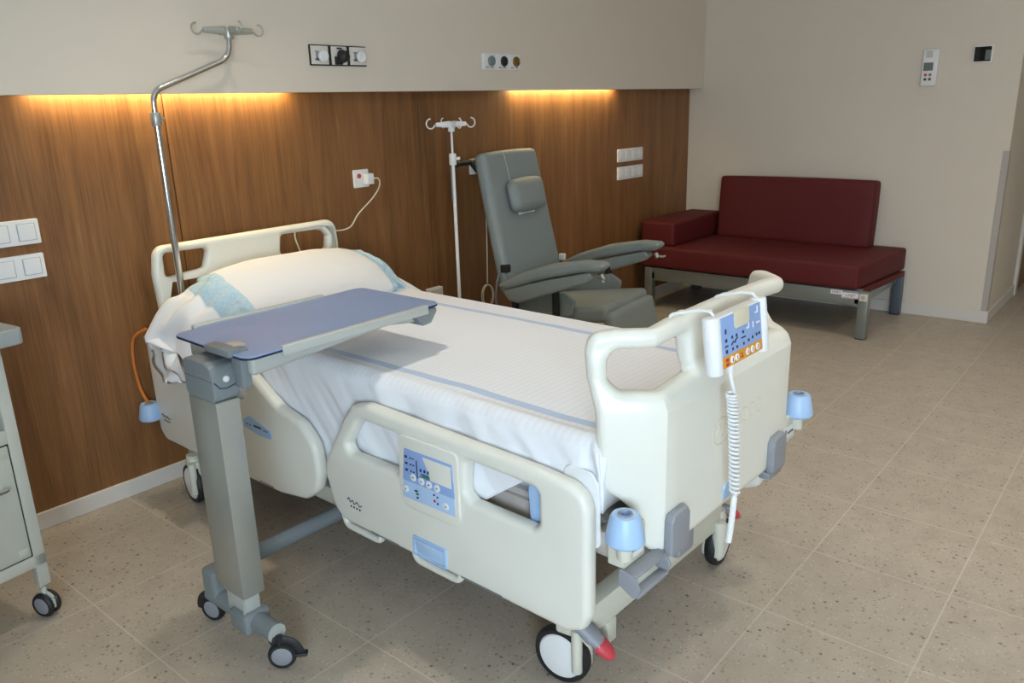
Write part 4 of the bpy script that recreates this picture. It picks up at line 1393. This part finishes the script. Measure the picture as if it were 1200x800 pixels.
# seat and leg rest
ms = Matrix.Translation((0, -0.335, 0.487)) @ Matrix.Rotation(math.radians(-8), 4, 'X')
b = cushion(B(), (-0.235, 0.0, -0.085), (0.235, 0.53, 0.0), 0.024, 0.006, 8); bmesh.ops.transform(b, matrix=ms, verts=b.verts[:]); obj('seat', b, m_chair, rc, angle=60)
ml = Matrix.Translation((0, -0.372, 0.455)) @ Matrix.Rotation(math.radians(-13), 4, 'X')
b = cushion(B(), (-0.235, 0.0, -0.33), (0.235, 0.065, 0.0), 0.024, 0.006, 8); bmesh.ops.transform(b, matrix=ml, verts=b.verts[:]); obj('leg_rest', b, m_chair, rc, angle=60)
for s in (-1, 1):
    # pad and the upholstered wing under it
    x0, x1 = s * 0.265, s * 0.345
    pad = yz_prof([(0.235, 0.553), (0.10, 0.622), (-0.08, 0.682), (-0.27, 0.716), (-0.365, 0.715), (-0.388, 0.697), (-0.355, 0.672), (-0.27, 0.664), (-0.05, 0.612), (0.16, 0.540)],
                  [0.02, 0.1, 0.1, 0.1, 0.02, 0.012, 0.02, 0.1, 0.1, 0.02], x0 - s * 0.004, x1 + s * 0.010, 0.020, 'armrest_pad', m_chair, rc)
    yz_prof([(0.20, 0.535), (-0.05, 0.605), (-0.30, 0.668), (-0.325, 0.640), (-0.29, 0.612), (-0.10, 0.545), (0.10, 0.472), (0.16, 0.480)],
            [0.02, 0.1, 0.02, 0.015, 0.03, 0.2, 0.03, 0.02], x0 + s * 0.006, x1 - s * 0.006, 0.014, 'armrest_shell', m_chair, rc)
    b = B(); cyl(b, (s * 0.305, -0.345, 0.655), (s * 0.305, -0.360, 0.630), 0.012, n=14, bev=0.002); tube(b, [(s * 0.305, -0.35, 0.64), (s * 0.335, -0.375, 0.632), (s * 0.352, -0.380, 0.634)], 0.006, 8)
    obj('release_lever', b, m_alu, pad)
    b = B(); box(b, (s * 0.28 - 0.012, -0.10, 0.30), (s * 0.28 + 0.012, -0.07, 0.575), 0.003); box(b, (s * 0.28 - 0.012, 0.14, 0.30), (s * 0.28 + 0.012, 0.17, 0.50), 0.003)
    obj('arm_post', b, m_black, rc)
# side cushion between arm and seat
for s in (-1, 1):
    yz_prof([(0.17, 0.36), (0.17, 0.475), (-0.12, 0.535), (-0.18, 0.50), (-0.16, 0.42)], 0.02, s * 0.240, s * 0.262, 0.008, 'side_panel', m_chair, rc)
# frame with four castors
b = B()
for s in (-1, 1):
    box(b, (s * 0.24 - 0.018, -0.28, 0.10), (s * 0.24 + 0.018, 0.30, 0.135), 0.004)
    box(b, (s * 0.24 - 0.016, 0.0, 0.13), (s * 0.24 + 0.016, 0.06, 0.37), 0.004)
    box(b, (s * 0.24 - 0.016, -0.10, 0.29), (s * 0.24 + 0.04, 0.18, 0.325), 0.004)
box(b, (-0.24, -0.02, 0.10), (0.24, 0.02, 0.135), 0.004)
obj('frame', b, m_black, rc)
for sx in (-0.24, 0.24):
    for sy in (-0.27, 0.29):
        small_castor(rc, sx, sy, 0.4, 0.042, lever=False)
b = B(); tube(b, smooth_path([(-0.27, 0.245, 0.62), (-0.285, 0.26, 0.55), (-0.28, 0.27, 0.45), (-0.26, 0.25, 0.40), (-0.25, 0.20, 0.42), (-0.25, 0.19, 0.52), (-0.26, 0.22, 0.60)], 8), 0.006, 8)
obj('cable_loop', b, m_greyd, rc)
b = B(); box(b, (-0.275, 0.205, 0.605), (-0.235, 0.245, 0.645), 0.004); obj('hinge', b, m_black, rc)
b = B(); box(b, (0.240, 0.17, 0.585), (0.262, 0.205, 0.62), 0.003); obj('hinge_cap', b, m_white, rc)

# ================================================================== SOFA
sf = thing('sofa', 'maroon vinyl sofa on grey metal legs against the beige wall', 'sofa', (4.87, 1.37, 0.0))


def S(x, y, z):
    return Vector((x, y, z))


b = cushion(B(), (-0.012, 0.045, 0.302), (0.765, 1.55, 0.448), 0.018, 0.006, 10)
for v in b.verts:
    v.co.y -= 0.085 * max(0, v.co.x)
obj('seat_cushion', b, m_maroon, sf, angle=60)
mbk = Matrix.Translation((0.60, 0, 0.445)) @ Matrix.Rotation(math.radians(5), 4, 'Y')
b = cushion(B(), (0.0, 0.180, 0.0), (0.135, 1.255, 0.440), 0.020, 0.006, 10); bmesh.ops.transform(b, matrix=mbk, verts=b.verts[:]); obj('back_cushion', b, m_maroon, sf, angle=60)
b = cushion(B(), (0.03, 1.295, 0.446), (0.765, 1.555, 0.612), 0.018, 0.005, 8); obj('arm_bolster', b, m_maroon, sf, angle=60)
b = cushion(B(), (0.05, 0.03, 0.262), (0.72, 0.09, 0.299), 0.010, 0.002, 6)
for v in b.verts:
    v.co.y -= 0.085 * max(0, v.co.x)
obj('end_flap', b, m_maroon, sf, angle=60)
b = B()
for y0 in (0.02, 1.425):
    box(b, (0.0, y0 - 0.005, 0.215), (0.76, y0 + 0.040, 0.265), 0.003)
box(b, (0.0, 0.0, 0.205), (0.04, 1.50, 0.295), 0.003); box(b, (0.72, 0.0, 0.205), (0.76, 1.50, 0.295), 0.003)
box(b, (0.04, 0.03, 0.285), (0.72, 1.48, 0.299), 0.002)
obj('frame', b, m_sofaleg, sf)
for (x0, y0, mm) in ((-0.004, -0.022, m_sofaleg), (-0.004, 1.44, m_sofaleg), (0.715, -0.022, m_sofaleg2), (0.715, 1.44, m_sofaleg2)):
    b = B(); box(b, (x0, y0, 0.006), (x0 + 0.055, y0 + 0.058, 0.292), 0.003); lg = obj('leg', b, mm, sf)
    b = B(); box(b, (x0 + 0.001, y0 + 0.001, 0.0), (x0 + 0.054, y0 + 0.057, 0.010), 0.001); obj('foot_cap', b, m_black, lg)
# label plates
lb = B(); box(lb, (-0.0065, -0.016, 0.238), (-0.004, 0.030, 0.282), 0.001); o = obj('end_plate', lb, m_tan, sf)
TXM = Matrix(((0, 0, -1, 0), (-1, 0, 0, 0), (0, 1, 0, 0), (0, 0, 0, 1)))
lb = B(); cyl(lb, (-0.0062, 0.007, 0.262), (-0.0072, 0.007, 0.262), 0.012, n=18); obj('emblem', lb, m_guard, o)
for yc, zc, w_, h_, tx in ((0.165, 0.276, 0.070, 0.026, 0.020), (0.080, 0.263, 0.105, 0.034, 0.022)):
    lb = B(); box(lb, (-0.0012, yc - w_ / 2, zc - h_ / 2), (0.0, yc + w_ / 2, zc + h_ / 2)); stk = obj('sticker', lb, m_white, sf, False)
    tb_ = text_bm('LINET', tx)
    bmesh.ops.transform(tb_, matrix=Matrix.Translation((-0.0016, yc, zc + 0.001)) @ TXM, verts=tb_.verts[:])
    if w_ > 0.1:
        box(tb_, (-0.0018, yc - 0.045, zc - 0.014), (-0.0014, yc + 0.045, zc - 0.0115))
    obj('sticker_text', tb_, m_inkr, stk, False)

# ================================================================== BEDSIDE CABINET
cb_ = thing('bedside_cabinet', 'grey white wheeled bedside cabinet at left edge with open niche and door', 'cabinet', (0.69, 2.40, 0.0), math.radians(8))
CW, CD = 0.46, 0.42
b = B()
for x0 in (-0.032, -CW):
    box(b, (x0, 0.0, 0.105), (x0 + 0.032, 0.03, 0.838), 0.002); box(b, (x0, CD - 0.03, 0.105), (x0 + 0.032, CD, 0.838), 0.002)
box(b, (-CW + 0.004, 0.015, 0.17), (-CW + 0.014, CD - 0.015, 0.838)); box(b, (-0.014, 0.015, 0.17), (-0.004, CD - 0.015, 0.838))
box(b, (-CW, CD - 0.014, 0.17), (0, CD - 0.004, 0.838))
box(b, (-CW, 0.0, 0.172), (0, CD, 0.208), 0.002); box(b, (-CW + 0.002, 0.003, 0.560), (-0.002, CD - 0.01, 0.600), 0.002); box(b, (-CW, 0.0, 0.806), (0, CD, 0.838), 0.002)
obj('carcass', b, m_cab, cb_)
b = B(); plate(b, rp(rect(-CW - 0.03, -0.045, 0.048, CD + 0.01), 0.02, 5), (), 0.046, 0.006, Matrix.Identity(4), (0, 0, 0.860)); obj('cabinet_top', b, m_cabtop, cb_)
b = B(); box(b, (-CW + 0.036, -0.001, 0.212), (-0.036, 0.014, 0.556), 0.003); dr = obj('door', b, m_cab, cb_)
b = B(); box(b, (-CW + 0.034, 0.004, 0.208), (-0.030, 0.010, 0.560)); obj('door_gap', b, m_dark, dr, False)
for z in (0.232, 0.535):
    b = B(); box(b, (-0.070, -0.003, z - 0.012), (-0.040, 0.002, z + 0.012), 0.002); obj('hinge', b, m_cab, dr)
b = B(); tube(b, fillet_path([(-0.20, 0.0, 0.440), (-0.20, -0.022, 0.440), (-0.066, -0.022, 0.440), (-0.066, 0.0, 0.440)], 0.008, 5), 0.006, 10); obj('door_handle', b, m_chrome, dr)
for sx in (-0.016, -CW + 0.016):
    for sy in (0.02, CD - 0.02):
        small_castor(cb_, sx, sy, math.radians(15), 0.037, lever=False, twin=True)

# ================================================================== IV POLE ON THE BED, DRIP STAND BY THE RECLINER
ip = thing('iv_pole', 'tall chrome IV pole with bent top rising behind the headboard end of bed', 'IV pole', (1.430, 2.812, 0.0))


def hooks(par, c, ang_, L, r, mat, four=True):
    """cross arms with open ring hooks"""
    c = Vector(c); d = Vector((math.cos(ang_), math.sin(ang_), 0))
    n_ = Vector((-d.y, d.x, 0))
    for a, (dd, LL) in enumerate(((d, L), (-d, L), (n_, L * 0.85), (-n_, L * 0.85))):
        b = B()
        tube(b, [c + dd * 0.012, c + dd * (LL - 2.2 * r)], [0.013, 0.008], 10, flat=(1.2, 0.6))
        cen = c + dd * (LL - r) + Vector((0, 0, r * 0.25))
        side = dd
        tube(b, [cen + side * (r * math.cos(t)) + Vector((0, 0, r * math.sin(t))) for t in [PI * (1.08 + 1.42 * i / 18) for i in range(19)]], 0.0034, 8)
        obj('hook_arm', b, mat, par)


o_ = Vector((1.430, 2.812, 0.0))
b = B()
tube(b, [(0, 0, 0.36), (0, 0, 1.40)], 0.0125, 18)
obj('lower_tube', b, m_chrome, ip)
b = B(); cyl(b, (0, 0, 1.385), (0, 0, 1.432), 0.018, n=18, bev=0.004); cyl(b, (0.012, 0, 1.41), (0.028, 0, 1.41), 0.007, n=12); obj('clamp_collar', b, m_alu, ip)
b = B(); tube(b, fillet_path([(0, 0, 1.42), (0, 0, 1.500), (0.305, -0.02, 1.618), (0.312, -0.02, 1.705)], 0.07, 10), 0.0105, 18); obj('bent_tube', b, m_chrome, ip)
b = B(); cyl(b, (0.312, -0.02, 1.680), (0.312, -0.02, 1.722), 0.018, n=18, bev=0.004); hubp = obj('hook_hub', b, m_alu, ip)
hooks(ip, (0.312, -0.02, 1.710), math.radians(-8), 0.135, 0.019, m_alu)
b = B(); box(b, (-0.03, -0.03, 0.36), (0.03, 0.012, 0.44), 0.006); obj('pole_socket', b, m_cream_metal, ip)

ds = thing('drip_stand', 'thin white drip stand with four hooks standing between bed and recliner', 'drip stand', (2.83, 2.735, 0.0))
b = B()
for k in range(5):
    a = 2 * PI * k / 5 + 0.62
    tube(b, [(0.02 * math.cos(a), 0.02 * math.sin(a), 0.085), (0.20 * math.cos(a), 0.20 * math.sin(a), 0.06)], [0.013, 0.010], 10)
obj('base', b, m_alul, ds)
for k in range(5):
    a = 2 * PI * k / 5 + 0.62
    small_castor(ds, 0.20 * math.cos(a), 0.20 * math.sin(a), a, 0.024, lever=False)
b = B(); tube(b, [(0, 0, 0.07), (0, 0, 1.17)], 0.0085, 16); obj('lower_tube', b, m_white, ds)
b = B(); tube(b, [(0, 0, 1.15), (0, 0, 1.335)], 0.0055, 14); obj('upper_tube', b, m_white, ds)
b = B(); cyl(b, (0, 0, 1.150), (0, 0, 1.205), 0.0175, n=18, bev=0.004); cyl(b, (0.012, -0.006, 1.18), (0.034, -0.012, 1.18), 0.008, n=12); obj('clamp_collar', b, m_white, ds)
b = B(); tube(b, [(-0.014, 0, 1.16), (-0.014, 0, 0.98)], 0.003, 6); obj('cord', b, m_greyd, ds)
b = B(); cyl(b, (0, 0, 1.305), (0, 0, 1.352), 0.016, n=18, bev=0.004); obj('hook_hub', b, m_white, ds)
hooks(ds, (0, 0, 1.340), math.radians(-20), 0.128, 0.022, m_white)
